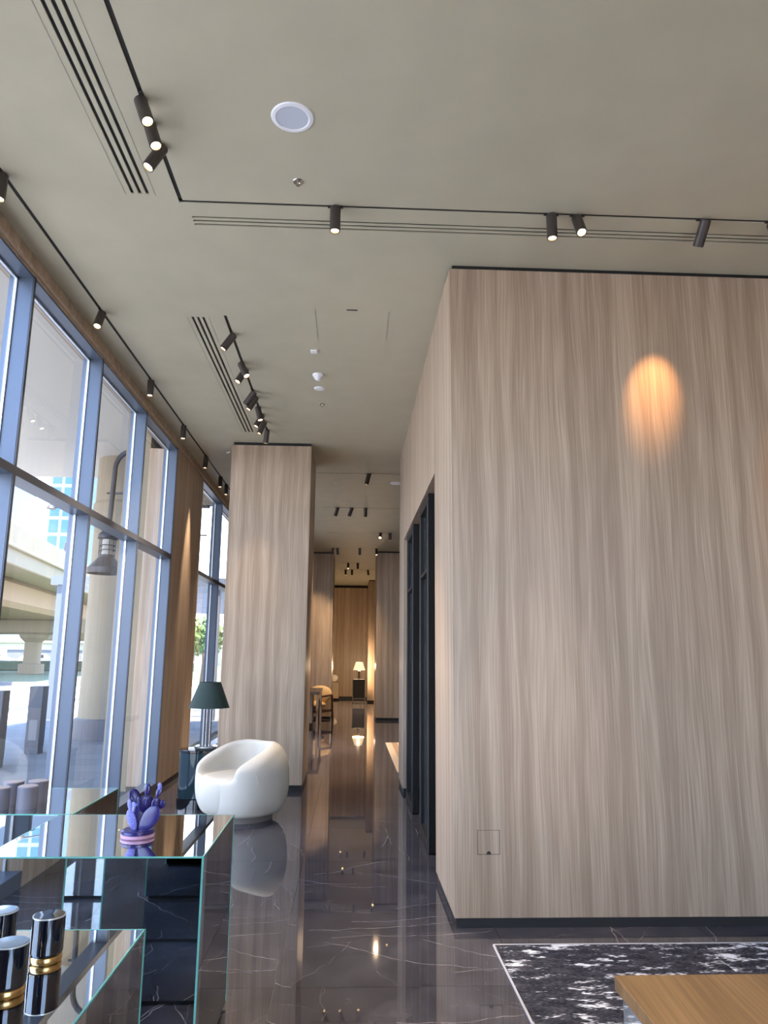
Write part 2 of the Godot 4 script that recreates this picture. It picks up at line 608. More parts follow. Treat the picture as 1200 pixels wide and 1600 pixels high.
	bx(st, Vector3(BX, 0.052, oz0), Vector3(BX + 0.27, CEIL - 0.004, BZ - 0.2), 0.002)
	bx(st, Vector3(BX, oy, oz1), Vector3(BX + 0.27, CEIL - 0.004, oz0))
	bx(st, Vector3(BX, 0.052, -9.46), Vector3(BX + 0.27, CEIL - 0.004, oz1), 0.002)
	struct("wall_side", "side wall of the wood block beside the corridor, lit by windows", st, M.wood)
	st = new_st()
	bx(st, Vector3(BX + 0.01, 0, oz0 + 0.01), Vector3(BX + 0.26, 0.052, BZ - 0.2))
	bx(st, Vector3(BX + 0.01, 0, -9.45), Vector3(BX + 0.26, 0.052, oz1 - 0.01))
	tag(obj("baseboard_side", st, M.black), "black recessed baseboard under the side wood wall", "", "", "structure")
	st = new_st()
	bx(st, Vector3(BX + 0.27, 0, -9.46), Vector3(4.7, CEIL, -9.26))
	struct("wall_rear", "rear wood wall of the block facing the lounge behind", st, M.wood)
	# outer shell
	st = new_st()
	bx(st, Vector3(4.6, 0, -28.2), Vector3(4.8, CEIL, 3.8))
	struct("wall_right", "right wood wall of the showroom", st, M.wood)
	st = new_st()
	bx(st, Vector3(-2.4, 0, 3.6), Vector3(0.9, CEIL + 0.3, 3.8))
	bx(st, Vector3(0.9, 3.94, 3.6), Vector3(4.8, CEIL + 0.3, 3.8))
	var wb := struct("wall_back", "wood wall behind the viewer with added unseen glazing on its right half for daylight", st, M.wood)
	st = new_st()
	for k in 4:
		bx(st, Vector3(0.9 + k * 1.22, 0, 3.65), Vector3(0.96 + k * 1.22, 3.94, 3.77))
	bx(st, Vector3(0.9, 0, 3.65), Vector3(4.62, 0.1, 3.77))
	bx(st, Vector3(0.9, 2.6, 3.65), Vector3(4.62, 2.655, 3.77))
	obj("frame", st, M.frame, wb)  # frame of the added daylight opening, out of view
	st = new_st()
	quad(st, Vector3(0.9, 0.1, 3.7), Vector3(4.62, 0.1, 3.7), Vector3(4.62, 3.94, 3.7), Vector3(0.9, 3.94, 3.7), Vector3.FORWARD)
	obj("pane", st, M.pane, wb)  # added unseen pane; daylight through it brightens the front of the block
	st = new_st()
	bx(st, Vector3(-2.45, 0, -0.46), Vector3(WIN, 3.94, 3.6))
	struct("wall_left_near", "wood wall on the left behind the viewer", st, M.wood)
	# far walls of the corridor
	st = new_st()
	bx(st, Vector3(-2.4, 0.08, -27.7), Vector3(4.8, CEIL - 0.1, -27.4))
	var far := struct("wall_far", "warm wood wall closing the far end of the corridor", st, M.wood)
	st = new_st()
	bx(st, Vector3(-2.4, CEIL - 0.1, -27.7), Vector3(4.8, CEIL, -27.45))
	bx(st, Vector3(-2.4, 0, -27.7), Vector3(4.8, 0.08, -27.42))
	obj("shadow_gap", st, M.black, far)
	pier("wall_column_1", "pale wood panelled column behind the white armchair", Vector2(-1.49, -0.516), Vector2(-10.0, -8.85), M.wood)
	pier("wall_column_2", "wood panelled pier behind the desk at the corridor's left", Vector2(-2.2, -0.445), Vector2(-20.0, -18.6), M.wood)
	pier("wall_column_3", "wood panelled pier on the right deep in the corridor", Vector2(0.635, 2.6), Vector2(-19.6, -18.3), M.wood)
	pier("wall_column_4", "narrow wood pier right of the far lit table lamp", Vector2(0.60, 2.6), Vector2(-26.4, -25.4), M.wood)
	# left wall
	st = new_st()
	bx(st, Vector3(-2.45, 0.06, -10.36), Vector3(WIN, 3.94, -8.74), 0.003)
	var pil := struct("wall_left", "brownish wood pilaster between the two window bays", st, M.wood)
	st = new_st()
	bx(st, Vector3(-2.45, 0, -10.36), Vector3(WIN - 0.008, 0.06, -8.74))
	obj("skirting", st, M.black, pil)
	st = new_st()
	bx(st, Vector3(-2.45, 0, -28.2), Vector3(WIN, CEIL, -16.0))
	struct("wall_left_far", "wood wall on the left at the far end of the corridor", st, M.wood)
	st = new_st()
	bx(st, Vector3(-2.3, 3.94, -16.0), Vector3(WIN, CEIL, 3.8), 0.004)
	bx(st, Vector3(WIN - 0.05, 3.955, -16.0), Vector3(WIN + 0.022, 3.985, 3.8), 0.008)
	struct("trim_1", "brown wood cornice above the tall windows", st, M.wood)

func pier(called: String, label: String, x: Vector2, z: Vector2, m: Material) -> void:
	var st := new_st()
	bx(st, Vector3(x.x, 0.06, z.x), Vector3(x.y, CEIL - 0.035, z.y), 0.003)
	var o := struct(called, label, st, m)
	st = new_st()
	bx(st, Vector3(x.x + 0.02, CEIL - 0.035, z.x + 0.02), Vector3(x.y - 0.006, CEIL, z.y - 0.006))
	bx(st, Vector3(x.x + 0.008, 0, z.x + 0.008), Vector3(x.y - 0.008, 0.06, z.y - 0.008))
	obj("shadow_gap", st, M.black, o)

# one bay between two mullions: z0 is the far side, z1 the near side
func window_bay(n: int, z0: float, z1: float) -> void:
	var w := thing("window_%d" % n, WINDOWS[n - 1], "", Vector3.ZERO, 0, "", "structure")
	var mw := 0.03
	z0 -= mw
	z1 -= mw
	var st := new_st()
	bx(st, Vector3(-2.285, 0, z0), Vector3(WIN - 0.006, 3.94, z0 + mw), 0.003)
	var mu := obj("mullion", st, M.frame, w)
	st = new_st()
	bx(st, Vector3(WIN - 0.006, 0, z0), Vector3(WIN, 3.94, z0 + mw))
	obj("mullion_face", st, M.frame_backlit, mu)  # inner side of the same mullion, coloured as if backlit
	st = new_st()
	bx(st, Vector3(GLASS - 0.004, 0.1, z0 + mw), Vector3(GLASS + 0.012, 3.94, z0 + mw + 0.012))
	bx(st, Vector3(GLASS - 0.004, 0.1, z1 - 0.012), Vector3(GLASS + 0.012, 3.94, z1))
	bx(st, Vector3(GLASS - 0.004, 3.915, z0 + mw), Vector3(GLASS + 0.012, 3.927, z1))
	obj("gasket", st, M.gasket, w)
	for b in [[2.6, 2.655, "transom"], [0.0, 0.1, "sill"], [3.928, 3.94, "head"]]:
		st = new_st()
		bx(st, Vector3(-2.27, b[0], z0 + mw), Vector3(WIN - 0.006, b[1], z1), 0.002)
		var r := obj(b[2], st, M.frame, w)
		if b[2] != "head":
			st = new_st()
			bx(st, Vector3(WIN - 0.006, b[0], z0 + mw), Vector3(WIN - 0.001, b[1], z1))
			obj("face", st, M.frame_backlit, r)  # room side of the rail, its backlit shade put into the colour
	for p in [[0.1, 2.6], [2.655, 3.928]]:
		st = new_st()
		quad(st, Vector3(GLASS, p[0], z0 + mw), Vector3(GLASS, p[1], z0 + mw), Vector3(GLASS, p[1], z1), Vector3(GLASS, p[0], z1), Vector3.RIGHT)
		obj("pane", st, M.pane, w)

func windows() -> void:
	var edges := [-0.43, -1.84, -3.22, -4.60, -5.98, -7.355, -8.735]
	for i in edges.size() - 1:
		window_bay(i + 1, edges[i + 1], edges[i])
	window_bay(7, -11.95, -10.36)
	window_bay(8, -13.9, -11.95)
	window_bay(9, -16.0, -13.9)
	# sliding leaves in the doorway of the block
	leaf(1, -6.1, -6.86, "black framed glass door leaf nearer to the front wood wall")
	leaf(2, -7.6, -8.42, "black framed glass door leaf farther along the doorway")

func leaf(n: int, z1: float, z0: float, label: String) -> void:
	var d := thing("door_%d" % n, label, "", Vector3.ZERO, 0, "", "structure")
	var x0 := 0.632
	var x1 := 0.70
	for s in [[z1 - 0.09, z1], [z0, z0 + 0.09]]:
		var st := new_st()
		bx(st, Vector3(x0, 0.006, s[0]), Vector3(x1, 2.86, s[1]), 0.004)
		obj("stile", st, M.black_metal, d)
	for s in [[0.006, 0.09], [2.2, 2.23], [2.78, 2.86]]:
		var st := new_st()
		bx(st, Vector3(x0, s[0], z0 + 0.09), Vector3(x1, s[1], z1 - 0.09))
		obj("rail", st, M.black_metal, d)
	var st := new_st()
	var xm := (x0 + x1) / 2
	quad(st, Vector3(xm, 0.09, z0 + 0.09), Vector3(xm, 2.78, z0 + 0.09), Vector3(xm, 2.78, z1 - 0.09), Vector3(xm, 0.09, z1 - 0.09), Vector3.LEFT)
	obj("pane", st, M.clear, d)

# ------------------------------------------------------------------ ceiling fittings
var spot_meshes := {}

func spotlight(label: String, group: String, at: Vector3, dir: Vector3, energy: float, angle := 20.0, warm := Color(1.0, 0.9, 0.78)) -> Node3D:
	if spot_meshes.is_empty():
		var st := new_st()
		lathe(st, [Vector2(0, 0.0), Vector2(0.027, 0.0), Vector2(0.031, -0.005), Vector2(0.031, -0.15), Vector2(0.0295, -0.155), Vector2(0.024, -0.155), Vector2(0.024, -0.14)], 24)
		spot_meshes.housing = st.commit()
		st = new_st()
		lathe(st, [Vector2(0.0, -0.146), Vector2(0.0238, -0.146)], 20)
		spot_meshes.lens = st.commit()
		st = new_st()
		bx(st, Vector3(-0.011, -0.012, -0.045), Vector3(0.011, 0.02, 0.045), 0.002)
		tube(st, [Vector3(0, -0.005, 0), Vector3(0, -0.05, 0)], 0.008, 8)
		spot_meshes.adapter = st.commit()
	var t := thing("track_spotlight", label, "spotlight", at, 0, group)
	var ad := put("adapter", spot_meshes.adapter, M.track, t)
	if group.contains("cross"):
		ad.rotation.y = PI / 2
	dir = dir.normalized()
	var y := -dir
	var x := y.cross(Vector3.BACK).normalized()
	var b := Basis(x, y, x.cross(y))
	var pivot := Vector3(0, -0.045, 0) + y * 0.035
	var hs := put("housing", spot_meshes.housing, M.spot_metal, t)
	hs.transform = Transform3D(b, pivot)
	put("lens", spot_meshes.lens, M.glow, hs)
	var l := SpotLight3D.new()
	l.name = "beam"
	t.add_child(l)
	l.transform = Transform3D(Basis.looking_at(dir, Vector3.BACK if absf(dir.y) > 0.9 else Vector3.UP), pivot + dir * 0.16)
	l.light_color = warm
	l.light_energy = energy
	l.spot_angle = angle
	l.spot_angle_attenuation = 1.0
	l.spot_range = 14.0
	l.spot_attenuation = 2.0
	l.light_size = 0.02
	l.shadow_enabled = true
	return t

func track(label: String, lo: Vector2, hi: Vector2, parent_label := "") -> void:
	var st := new_st()
	bx(st, Vector3(lo.x, CEIL + 0.006, lo.y), Vector3(hi.x, CEIL + 0.05, hi.y))
	var o := obj("light_track", st, M.track)
	tag(o, label, "track", "recessed lighting tracks")

func diffuser(label: String, lo: Vector2, hi: Vector2) -> void:
	var t := thing("air_diffuser", label, "air vent", Vector3.ZERO, 0, "linear slot diffusers")
	var along_z := hi.y - lo.y > hi.x - lo.x
	var st := new_st()
	bx(st, Vector3(lo.x, CEIL + 0.008, lo.y), Vector3(hi.x, CEIL + 0.06, hi.y))
	obj("plenum", st, M.black, t)
	var w := (hi.x - lo.x) if along_z else (hi.y - lo.y)
	var slot := 0.018
	var bar := (w - 3 * slot) / 2.0
	for k in 2:
		var a := slot + k * (slot + bar)
		st = new_st()
		if along_z:
			bx(st, Vector3(lo.x + a, CEIL, lo.y), Vector3(lo.x + a + bar, CEIL + 0.008, hi.y), 0.001)
		else:
			bx(st, Vector3(lo.x, CEIL, lo.y + a), Vector3(hi.x, CEIL + 0.008, lo.y + a + bar), 0.001)
		obj("slat", st, M.ceiling, t)
	st = new_st()
	var e := 0.034
	if along_z:
		bx(st, Vector3(hi.x + e - 0.002, CEIL - 0.0012, lo.y - 0.01), Vector3(hi.x + e, CEIL + 0.001, hi.y))
		bx(st, Vector3(lo.x - e, CEIL - 0.0012, lo.y - 0.01), Vector3(lo.x - e + 0.002, CEIL + 0.001, hi.y))
	obj("flange", st, mat(rgb8(150, 146, 132), 0.7), t) if along_z else null

func ceiling_things() -> void:
	diffuser("long slot diffuser at the upper left, beside the near spotlights", Vector2(-1.290, -3.853), Vector2(-1.188, 2.6))
	diffuser("shorter slot diffuser left of the clustered spotlights further back", Vector2(-1.276, -8.425), Vector2(-1.176, -5.413))
	diffuser("thin slot diffuser running crosswise above the wood front wall", Vector2(-0.992, -4.15), Vector2(3.4, -4.056))
	track("near lengthwise track carrying three spotlights at the upper left", Vector2(-1.035, -3.898), Vector2(-1.011, 2.6))
	track("crosswise track above the wood front wall", Vector2(-1.035, -3.922), Vector2(3.4, -3.898))
	track("lengthwise track with clustered spotlights in front of the pale column", Vector2(-1.022, -8.482), Vector2(-0.998, -5.375))
	track("long track running along the window wall", Vector2(-1.957, -18.0), Vector2(-1.933, 2.6))
	var names := ["first crosswise track at the start of the corridor", "second crosswise track in the corridor, with three spotlights", "third crosswise track in the corridor, with the flaring spotlight", "fourth crosswise track in front of the corridor piers", "fifth crosswise track deep in the corridor", "farthest crosswise track in the corridor"]
	var k := 0
	for z in [-10.33, -12.83, -15.49, -17.85, -20.75, -22.4]:
		track(names[k], Vector2(-0.52 if z > -18.0 else -0.4, z - 0.012), Vector2(1.9, z + 0.012))
		k += 1
	var c := CEIL + 0.006
	var E := 5.0
	var g1 := "spotlights on the near track"
	spotlight("lit spotlight nearest the top of the photo in the near trio", g1, Vector3(-1.023, c, -3.10), Vector3(0.38, -1, 0.25), E)
	spotlight("middle lit spotlight of the near trio", g1, Vector3(-1.023, c, -3.26), Vector3(0.34, -1, 0.2), E)
	spotlight("lit spotlight of the near trio closest to the track corner, tilted left", g1, Vector3(-1.023, c, -3.43), Vector3(-0.42, -1, 0.22), E)
	var g2 := "spotlights on the cross track above the front wall"
	spotlight("upright spotlight alone on the left half of the crosswise track", g2, Vector3(-0.131, c, -3.91), Vector3(0, -1, 0.02), E)
	spotlight("upright spotlight just left of the flaring one above the front wall", g2, Vector3(1.142, c, -3.91), Vector3(0, -1, 0.02), E)
	spotlight("flaring spotlight turned towards the viewer above the front wall", g2, Vector3(1.297, c, -3.91), Vector3(0.04, -1, 0.5), 1.8)
	spotlight("dark spotlight tilted to the wall, casting the oval light pool", g2, Vector3(2.06, c, -3.91), Vector3(1.955, 3.12, BZ) - Vector3(2.06, 3.95, -3.91), 1.5, 14.0, Color(1.0, 0.74, 0.48))
	spotlight("spotlight on the crosswise track past the right edge of the photo", g2, Vector3(3.1, c, -3.91), Vector3(-0.1, -1.15, -0.61), 1.2, 18.0, Color(1.0, 0.74, 0.48))
	spotlight("lit spotlight cut by the right edge of the photo", g2, Vector3(2.48, c, -3.91), Vector3(-0.1, -1, 0.5), 1.8)
	var g3 := "spotlights on the track along the windows"
	var lab := ["lit spotlight at the left edge of the photo, by the windows", "glowing spotlight turned to the viewer on the window track", "third spotlight along the window track", "fourth spotlight along the window track, before the brown pilaster", "fifth window track spotlight, washing the brown pilaster", "sixth window track spotlight, past the brown pilaster", "last visible spotlight on the window track, beside the column"]
	var zz := [-3.713, -5.36, -6.80, -8.22, -9.56, -10.68, -11.2]
	for i in 7:
		var d := Vector3(0, -1, 0.03)
		if i == 1: d = Vector3(-0.05, -1, 0.45)
		if i == 4: d = Vector3(-0.05, -1, 0.0)
		spotlight(lab[i], g3, Vector3(-1.945, c, zz[i]), d, E if i != 4 else 7.0, 20.0 if i != 4 else 14.0)
	var g4 := "spotlights clustered before the pale column"
	var cl := [
		[-5.70, Vector3(-0.62, -1, 0.1), "foremost spotlight of the cluster, tilted left"], [-6.30, Vector3(0.5, -1, 0.3), "bright spotlight tilted right, second in the cluster"],
		[-6.44, Vector3(-0.5, -1, 0.25), "short looking lit spotlight under the second one in the cluster"], [-7.03, Vector3(-0.75, -1, -0.35), "unlit looking dark spotlight in the middle of the cluster"],
		[-7.19, Vector3(-0.55, -1, 0.1), "fifth spotlight of the cluster, tilted left"], [-7.50, Vector3(0.25, -1, 0.1), "sixth spotlight of the cluster, leaning right"],
		[-7.74, Vector3(-0.45, -1, 0.1), "seventh spotlight of the cluster"], [-7.99, Vector3(-0.4, -1, 0.05), "eighth spotlight of the cluster"], [-8.32, Vector3(-0.1, -1, -0.15), "last spotlight of the cluster, nearest the pale column"]]
	for s in cl:
		spotlight(s[2], g4, Vector3(-1.01, c, s[0]), s[1], E if s[0] > -7.6 else 1.2)
	var g5 := "spotlights on cross tracks in the corridor"
	var co := [
		[0.221, -10.33, Vector3(-0.25, -1, -0.1), "single dark spotlight on the first corridor track"],
		[-0.269, -12.83, Vector3(-0.3, -1, -0.1), "left of the three spotlights on the second corridor track"], [-0.021, -12.83, Vector3(-0.35, -1, -0.1), "middle of the three spotlights on the second corridor track"], [0.228, -12.83, Vector3(0, -1, -0.1), "right of the three spotlights on the second corridor track"],
		[0.60, -15.49, Vector3(-0.1, -0.75, 0.8), "flaring spotlight in the corridor, turned to the viewer"], [0.80, -15.49, Vector3(0, -1, 0), "spotlight beside the flaring one in the corridor"],
		[-0.46, -17.85, Vector3(-0.3, -1, -0.2), "leftmost spotlight on the fourth corridor track, by the left pier"], [-0.35, -17.85, Vector3(0.1, -1, -0.2), "second spotlight on the fourth corridor track"], [0.19, -17.85, Vector3(0, -1, -0.1), "third spotlight on the fourth corridor track"], [0.60, -17.85, Vector3(0, -1, 0.2), "lit spotlight beside the right pier of the corridor"],
		[-0.096, -20.75, Vector3(0, -1, 0.2), "left lit spotlight on the fifth corridor track"], [0.174, -20.75, Vector3(0, -1, -0.2), "right spotlight on the fifth corridor track"],
		[-0.177, -22.4, Vector3(0, -1, 0.1), "left spotlight on the farthest corridor track"], [0.016, -22.4, Vector3(0, -1, -0.2), "right spotlight on the farthest corridor track"], [0.50, -22.4, Vector3(0.15, -1, -0.5), "rightmost spotlight on the farthest corridor track"]]
	for s in co:
		spotlight(s[3], g5, Vector3(s[0], c, s[1]), s[2], 2.5 if s[1] == -17.85 else (4.5 if s[0] > 0.4 else 8.0), 30.0, Color(1.0, 0.87, 0.72))
	# small fittings
	var sp := thing("ceiling_speaker", "large round white ceiling speaker near the top of the photo", "speaker", Vector3(-0.326, CEIL, -3.19))
	var st := new_st()
	lathe(st, [Vector2(0.078, 0.0), Vector2(0.078, -0.006), Vector2(0.084, -0.0085), Vector2(0.1, -0.006), Vector2(0.104, 0.0)], 40)
	obj("bezel", st, M.white_paint, sp)
	st = new_st()
	lathe(st, [Vector2(0.0, -0.0045), Vector2(0.079, -0.0045)], 40)
	obj("grille", st, M.grille, sp)
	for q in [[-0.346, -6.91, 0.053, "small round white ceiling speaker below the smoke detector"], [0.66, -10.88, 0.1, "round white fitting on the corridor ceiling beside the block"]]:
		var s2 := thing("round_ceiling_fitting", q[3], "ceiling fitting", Vector3(q[0], CEIL, q[1]))
		st = new_st()
		lathe(st, [Vector2(0.0, -0.012), Vector2(q[2] * 0.7, -0.012), Vector2(q[2] * 0.95, -0.007), Vector2(q[2], 0.0)], 28)
		obj("cover", st, M.white_paint, s2)
	for q in [[-0.332, -3.69, "chrome sprinkler beside the large ceiling speaker"], [-0.338, -7.38, "chrome sprinkler behind the small round ceiling speaker"], [-0.28, -10.9, "sprinkler on the corridor ceiling past the column"], [-1.62, -9.3, "sprinkler between the column and the brown pilaster"]]:
		var s3 := thing("sprinkler_head", q[2], "sprinkler", Vector3(q[0], CEIL, q[1]), 0, "ceiling sprinklers")
		st = new_st()
		lathe(st, [Vector2(0.012, 0.0), Vector2(0.014, -0.004), Vector2(0.028, -0.004), Vector2(0.031, 0.0)], 20)
		obj("escutcheon", st, M.chrome, s3)
		st = new_st()
		lathe(st, [Vector2(0.0, -0.024), Vector2(0.012, -0.024), Vector2(0.012, -0.021), Vector2(0.004, -0.02), Vector2(0.004, 0.0)], 12)
		obj("deflector", st, M.chrome, s3)
	st = new_st()
	bx(st, Vector3(-0.385, CEIL - 0.012, -6.04), Vector3(-0.323, CEIL, -5.975), 0.004)
	tag(obj("ceiling_sensor", st, M.white_paint), "small square white sensor plate on the ceiling", "sensor")
	var sd := thing("smoke_detector", "white smoke detector between square sensor and round speaker", "smoke detector", Vector3(-0.343, CEIL, -6.55))
	st = new_st()
	lathe(st, [Vector2(0.0, -0.022), Vector2(0.044, -0.022), Vector2(0.05, -0.016), Vector2(0.051, 0.0)], 28)
	obj("base", st, M.white_paint, sd)
	st = new_st()
	lathe(st, [Vector2(0.0, -0.056), Vector2(0.02, -0.055), Vector2(0.026, -0.046), Vector2(0.034, -0.042), Vector2(0.038, -0.022)], 28)
	obj("chamber", st, M.white_paint, sd)
	st = new_st()
	bx(st, Vector3(-0.072, CEIL - 0.003, -5.226), Vector3(0.01, CEIL + 0.002, -5.212))
	tag(obj("hatch_latch", st, M.black), "small black latch slot of the ceiling access hatch", "latch")

# ------------------------------------------------------------------ furniture
func with_box(lo: Vector3, hi: Vector3, ch := 0.0) -> SurfaceTool:
	var st := new_st()
	bx(st, lo, hi, ch)
	return st

func mirror_cube(label: String, lo: Vector2, hi: Vector2) -> void:
	var c := (lo + hi) / 2
	var a := (hi.x - lo.x) / 2
	var b := (hi.y - lo.y) / 2
	var h := TABLE
	var t := thing("mirror_cube_table", label, "table", Vector3(c.x, 0, c.y), 0, "mirrored cube tables")
	obj("plinth", with_box(Vector3(-a + 0.02, 0, -b + 0.02), Vector3(a - 0.02, 0.025, b - 0.02)), M.black, t)
	obj("carcass", with_box(Vector3(-a + 0.012, 0.025, -b + 0.012), Vector3(a - 0.012, h - 0.012, b - 0.012)), M.black, t)
	obj("mirror_top", with_box(Vector3(-a + 0.004, h - 0.006, -b + 0.004), Vector3(a - 0.004, h, b - 0.004)), M.mirror, t)
	obj("mirror_panel", with_box(Vector3(-a + 0.004, 0.02, b - 0.006), Vector3(a - 0.004, h - 0.006, b)), M.mirror, t)
	obj("mirror_panel", with_box(Vector3(-a + 0.004, 0.02, -b), Vector3(a - 0.004, h - 0.006, -b + 0.006)), M.mirror, t)
	obj("mirror_panel", with_box(Vector3(-a, 0.02, -b + 0.004), Vector3(-a + 0.006, h - 0.006, b - 0.004)), M.mirror, t)
	obj("mirror_panel", with_box(Vector3(a - 0.006, 0.02, -b + 0.004), Vector3(a, h - 0.006, b - 0.004)), M.mirror, t)
	var st := new_st()
	for sx in [-1.0, 1.0]:
		bx(st, Vector3(sx * (a - 0.002) - 0.002, h - 0.005, -b), Vector3(sx * (a - 0.002) + 0.002, h + 0.0004, b))
		bx(st, Vector3(-a, h - 0.005, sx * (b - 0.002) - 0.002), Vector3(a, h + 0.0004, sx * (b - 0.002) + 0.002))
		for sz in [-1.0, 1.0]:
			bx(st, Vector3(sx * (a - 0.002) - 0.0035, 0.02, sz * (b - 0.002) - 0.0035), Vector3(sx * (a - 0.002) + 0.0035, h, sz * (b - 0.002) + 0.0035))
	obj("glass_edge", st, M.teal, t)

func tables() -> void:
	var h := TABLE
	var st: SurfaceTool
	mirror_cube("mirrored cube table carrying the purple cactus sculpture", Vector2(-1.30, -3.612), Vector2(-0.515, -2.888))
	mirror_cube("mirrored cube table in the lower left corner, carrying the dark jars", Vector2(-1.253, -2.165), Vector2(-0.529, -1.441))
	mirror_cube("mirrored cube table by the window, carrying grey cylinders", Vector2(-1.967, -4.30), Vector2(-1.243, -3.62))
	# grey cylinders on it
	var cy := [[-1.585, -3.95, 0.048, 0.105, "grey cylinder in front, nearest the viewer of the window table group"], [-1.71, -4.08, 0.048, 0.105, "tall grey cylinder left of the front one on the window table"], [-1.6, -4.11, 0.05, 0.105, "grey cylinder right behind the front one on the window table"], [-1.715, -3.93, 0.05, 0.1, "shorter grey cylinder at the photo's left edge on the window table"]]
	for c in cy:
		st = new_st()
		lathe(st, [Vector2(0, 0), Vector2(c[2], 0), Vector2(c[2], c[3] - 0.004), Vector2(c[2] - 0.004, c[3]), Vector2(0, c[3])], 32)
		var o := obj("grey_cylinder", st, M.cyl_grey)
		o.position = Vector3(c[0] * 0.953, h, c[1] * 0.953)
		o.scale = Vector3.ONE * 0.953
		tag(o, c[4], "cylinder", "grey cylinders by the window")
	# dark jars
	var jl := [[-0.742, -2.055, 0.0385, "dark jar with open looking black lid, rightmost of the jars"], [-0.757, -1.873, 0.04, "dark jar with grey-blue lid, nearest the photo's lower left corner"], [-0.875, -2.09, 0.0385, "dark jar half cut by the photo's left edge, behind"], [-0.85, -1.82, 0.0385, "dark jar barely showing at the lower left edge"]]
	for k in 4:
		var j = jl[k]
		var o := thing("lidded_jar", j[3], "jar", Vector3(j[0] * 0.953, h, j[1] * 0.953), 0, "dark jars on the mirrored cube")
		o.scale = Vector3.ONE * 0.953
		var r: float = j[2]
		st = new_st()
		lathe(st, [Vector2(0, 0.019), Vector2(r * 0.96, 0.019), Vector2(r, 0.024), Vector2(r, 0.104), Vector2(0, 0.104)], 40)
		var bd := obj("body", st, M.navy, o)
		st = new_st()
		lathe(st, [Vector2(0, 0), Vector2(r * 0.9, 0), Vector2(r * 0.97, 0.003), Vector2(r * 0.99, 0.009), Vector2(r * 0.97, 0.015), Vector2(r * 0.92, 0.019), Vector2(0, 0.019)], 40, Vector3.ZERO, true)
		obj("gold_foot", st, M.gold, o)
		st = new_st()
		lathe(st, [Vector2(r - 0.003, 0.104), Vector2(r + 0.0006, 0.104), Vector2(r + 0.0006, 0.1065), Vector2(r - 0.002, 0.107)], 40)
		obj("rim", st, M.rim, bd)
		st = new_st()
		lathe(st, [Vector2(r - 0.003, 0.104), Vector2(r - 0.003, 0.1078), Vector2(0, 0.1082)], 40)
		obj("lid", st, M.black_gloss if k == 0 else M.jar_lid, o)
	cactus(Vector3(-0.833, h, -3.188))

func cactus(at: Vector3) -> void:
	var t := thing("cactus_sculpture", "purple prickly pear cactus sculpture on a round base", "sculpture", at)
	var st := new_st()
	lathe(st, [Vector2(0, 0), Vector2(0.06, 0), Vector2(0.066, 0.004), Vector2(0.066, 0.012), Vector2(0.062, 0.015)], 36)
	obj("base", st, M.cactus_ring, t)
	st = new_st()
	lathe(st, [Vector2(0.056, 0.013), Vector2(0.064, 0.017), Vector2(0.065, 0.027), Vector2(0.058, 0.031), Vector2(0, 0.029)], 36)
	obj("top_ring", st, M.cactus, t)
	# pads: foot, lean (right, towards viewer), roll, half sizes, pale
	var pads := [
		[Vector3(0.008, 0.026, 0.012), 0.66, 0.12, Vector3(0.034, 0.07, 0.007), false], [Vector3(-0.008, 0.026, 0.014), -0.32, 0.1, Vector3(0.019, 0.052, 0.007), true],
		[Vector3(0.0, 0.028, -0.014), 0.06, -0.1, Vector3(0.036, 0.062, 0.01), false], [Vector3(0.018, 0.098, -0.012), 0.12, 0.2, Vector3(0.034, 0.042, 0.01), false],
		[Vector3(-0.006, 0.135, -0.016), -0.5, 0.0, Vector3(0.018, 0.038, 0.006), false], [Vector3(0.024, 0.165, -0.01), 0.04, 0.0, Vector3(0.013, 0.03, 0.007), false],
		[Vector3(-0.03, 0.108, 0.016), -0.12, 0.2, Vector3(0.011, 0.03, 0.006), true], [Vector3(-0.036, 0.155, 0.016), 0.03, 0.2, Vector3(0.005, 0.026, 0.004), false],
		[Vector3(0.066, 0.11, 0.012), 0.1, 0.2, Vector3(0.019, 0.032, 0.007), false], [Vector3(0.074, 0.12, 0.006), 0.7, 0.2, Vector3(0.016, 0.024, 0.006), false],
		[Vector3(0.064, 0.165, 0.0), 0.35, -0.2, Vector3(0.012, 0.028, 0.006), false], [Vector3(0.074, 0.195, -0.002), 0.0, 0.0, Vector3(0.008, 0.018, 0.005), true],
		[Vector3(0.0, 0.125, 0.004), -0.05, 0.3, Vector3(0.01, 0.026, 0.006), false], [Vector3(0.03, 0.125, 0.006), 0.2, 0.3, Vector3(0.011, 0.026, 0.006), false], [Vector3(-0.014, 0.06, -0.02), -0.3, -0.2, Vector3(0.018, 0.045, 0.007), true]]
	for p in pads:
		st = new_st()
		var b := Basis(Vector3.BACK, -p[1]) * Basis(Vector3.RIGHT, p[2]) * Basis(Vector3.UP, sin(p[1] * 9.0) * 0.5)
		pad(st, p[3] * Vector3(1, 0.86, 1), Transform3D(b, p[0] * Vector3(1, 0.9, 1)))
		obj("pad", st, M.cactus_pale if p[4] else M.cactus, t)

func chair_field(p: Vector3) -> float:
	# barrel body
	var q := ((p - Vector3(0, 0.36, 0)) / Vector3(0.435, 0.43, 0.415)).abs()
	var body := (pow(pow(q.x, 2.5) + pow(q.y, 2.5) + pow(q.z, 2.5), 0.4) - 1.0) * 0.42
	body = smax(body, 0.045 - p.y, 0.05)
	# rim falls from the back to the front of the arms
	var top := p.y - lerpf(0.735, 0.53, smoothstep(-0.3, 0.4, p.z))
	body = smax(body, top * 0.9, 0.07)
	# hollow above the seat, open to the front
	var c := Vector3(p.x, 0, p.z - 0.0)
	var hollow: float
	if p.z > 0.0:
		hollow = absf(p.x) - 0.255
	else:
		hollow = Vector2(p.x, p.z).length() - 0.255
	hollow = smax(hollow, 0.405 - p.y, 0.05)
	return smax(body, -hollow, 0.06)

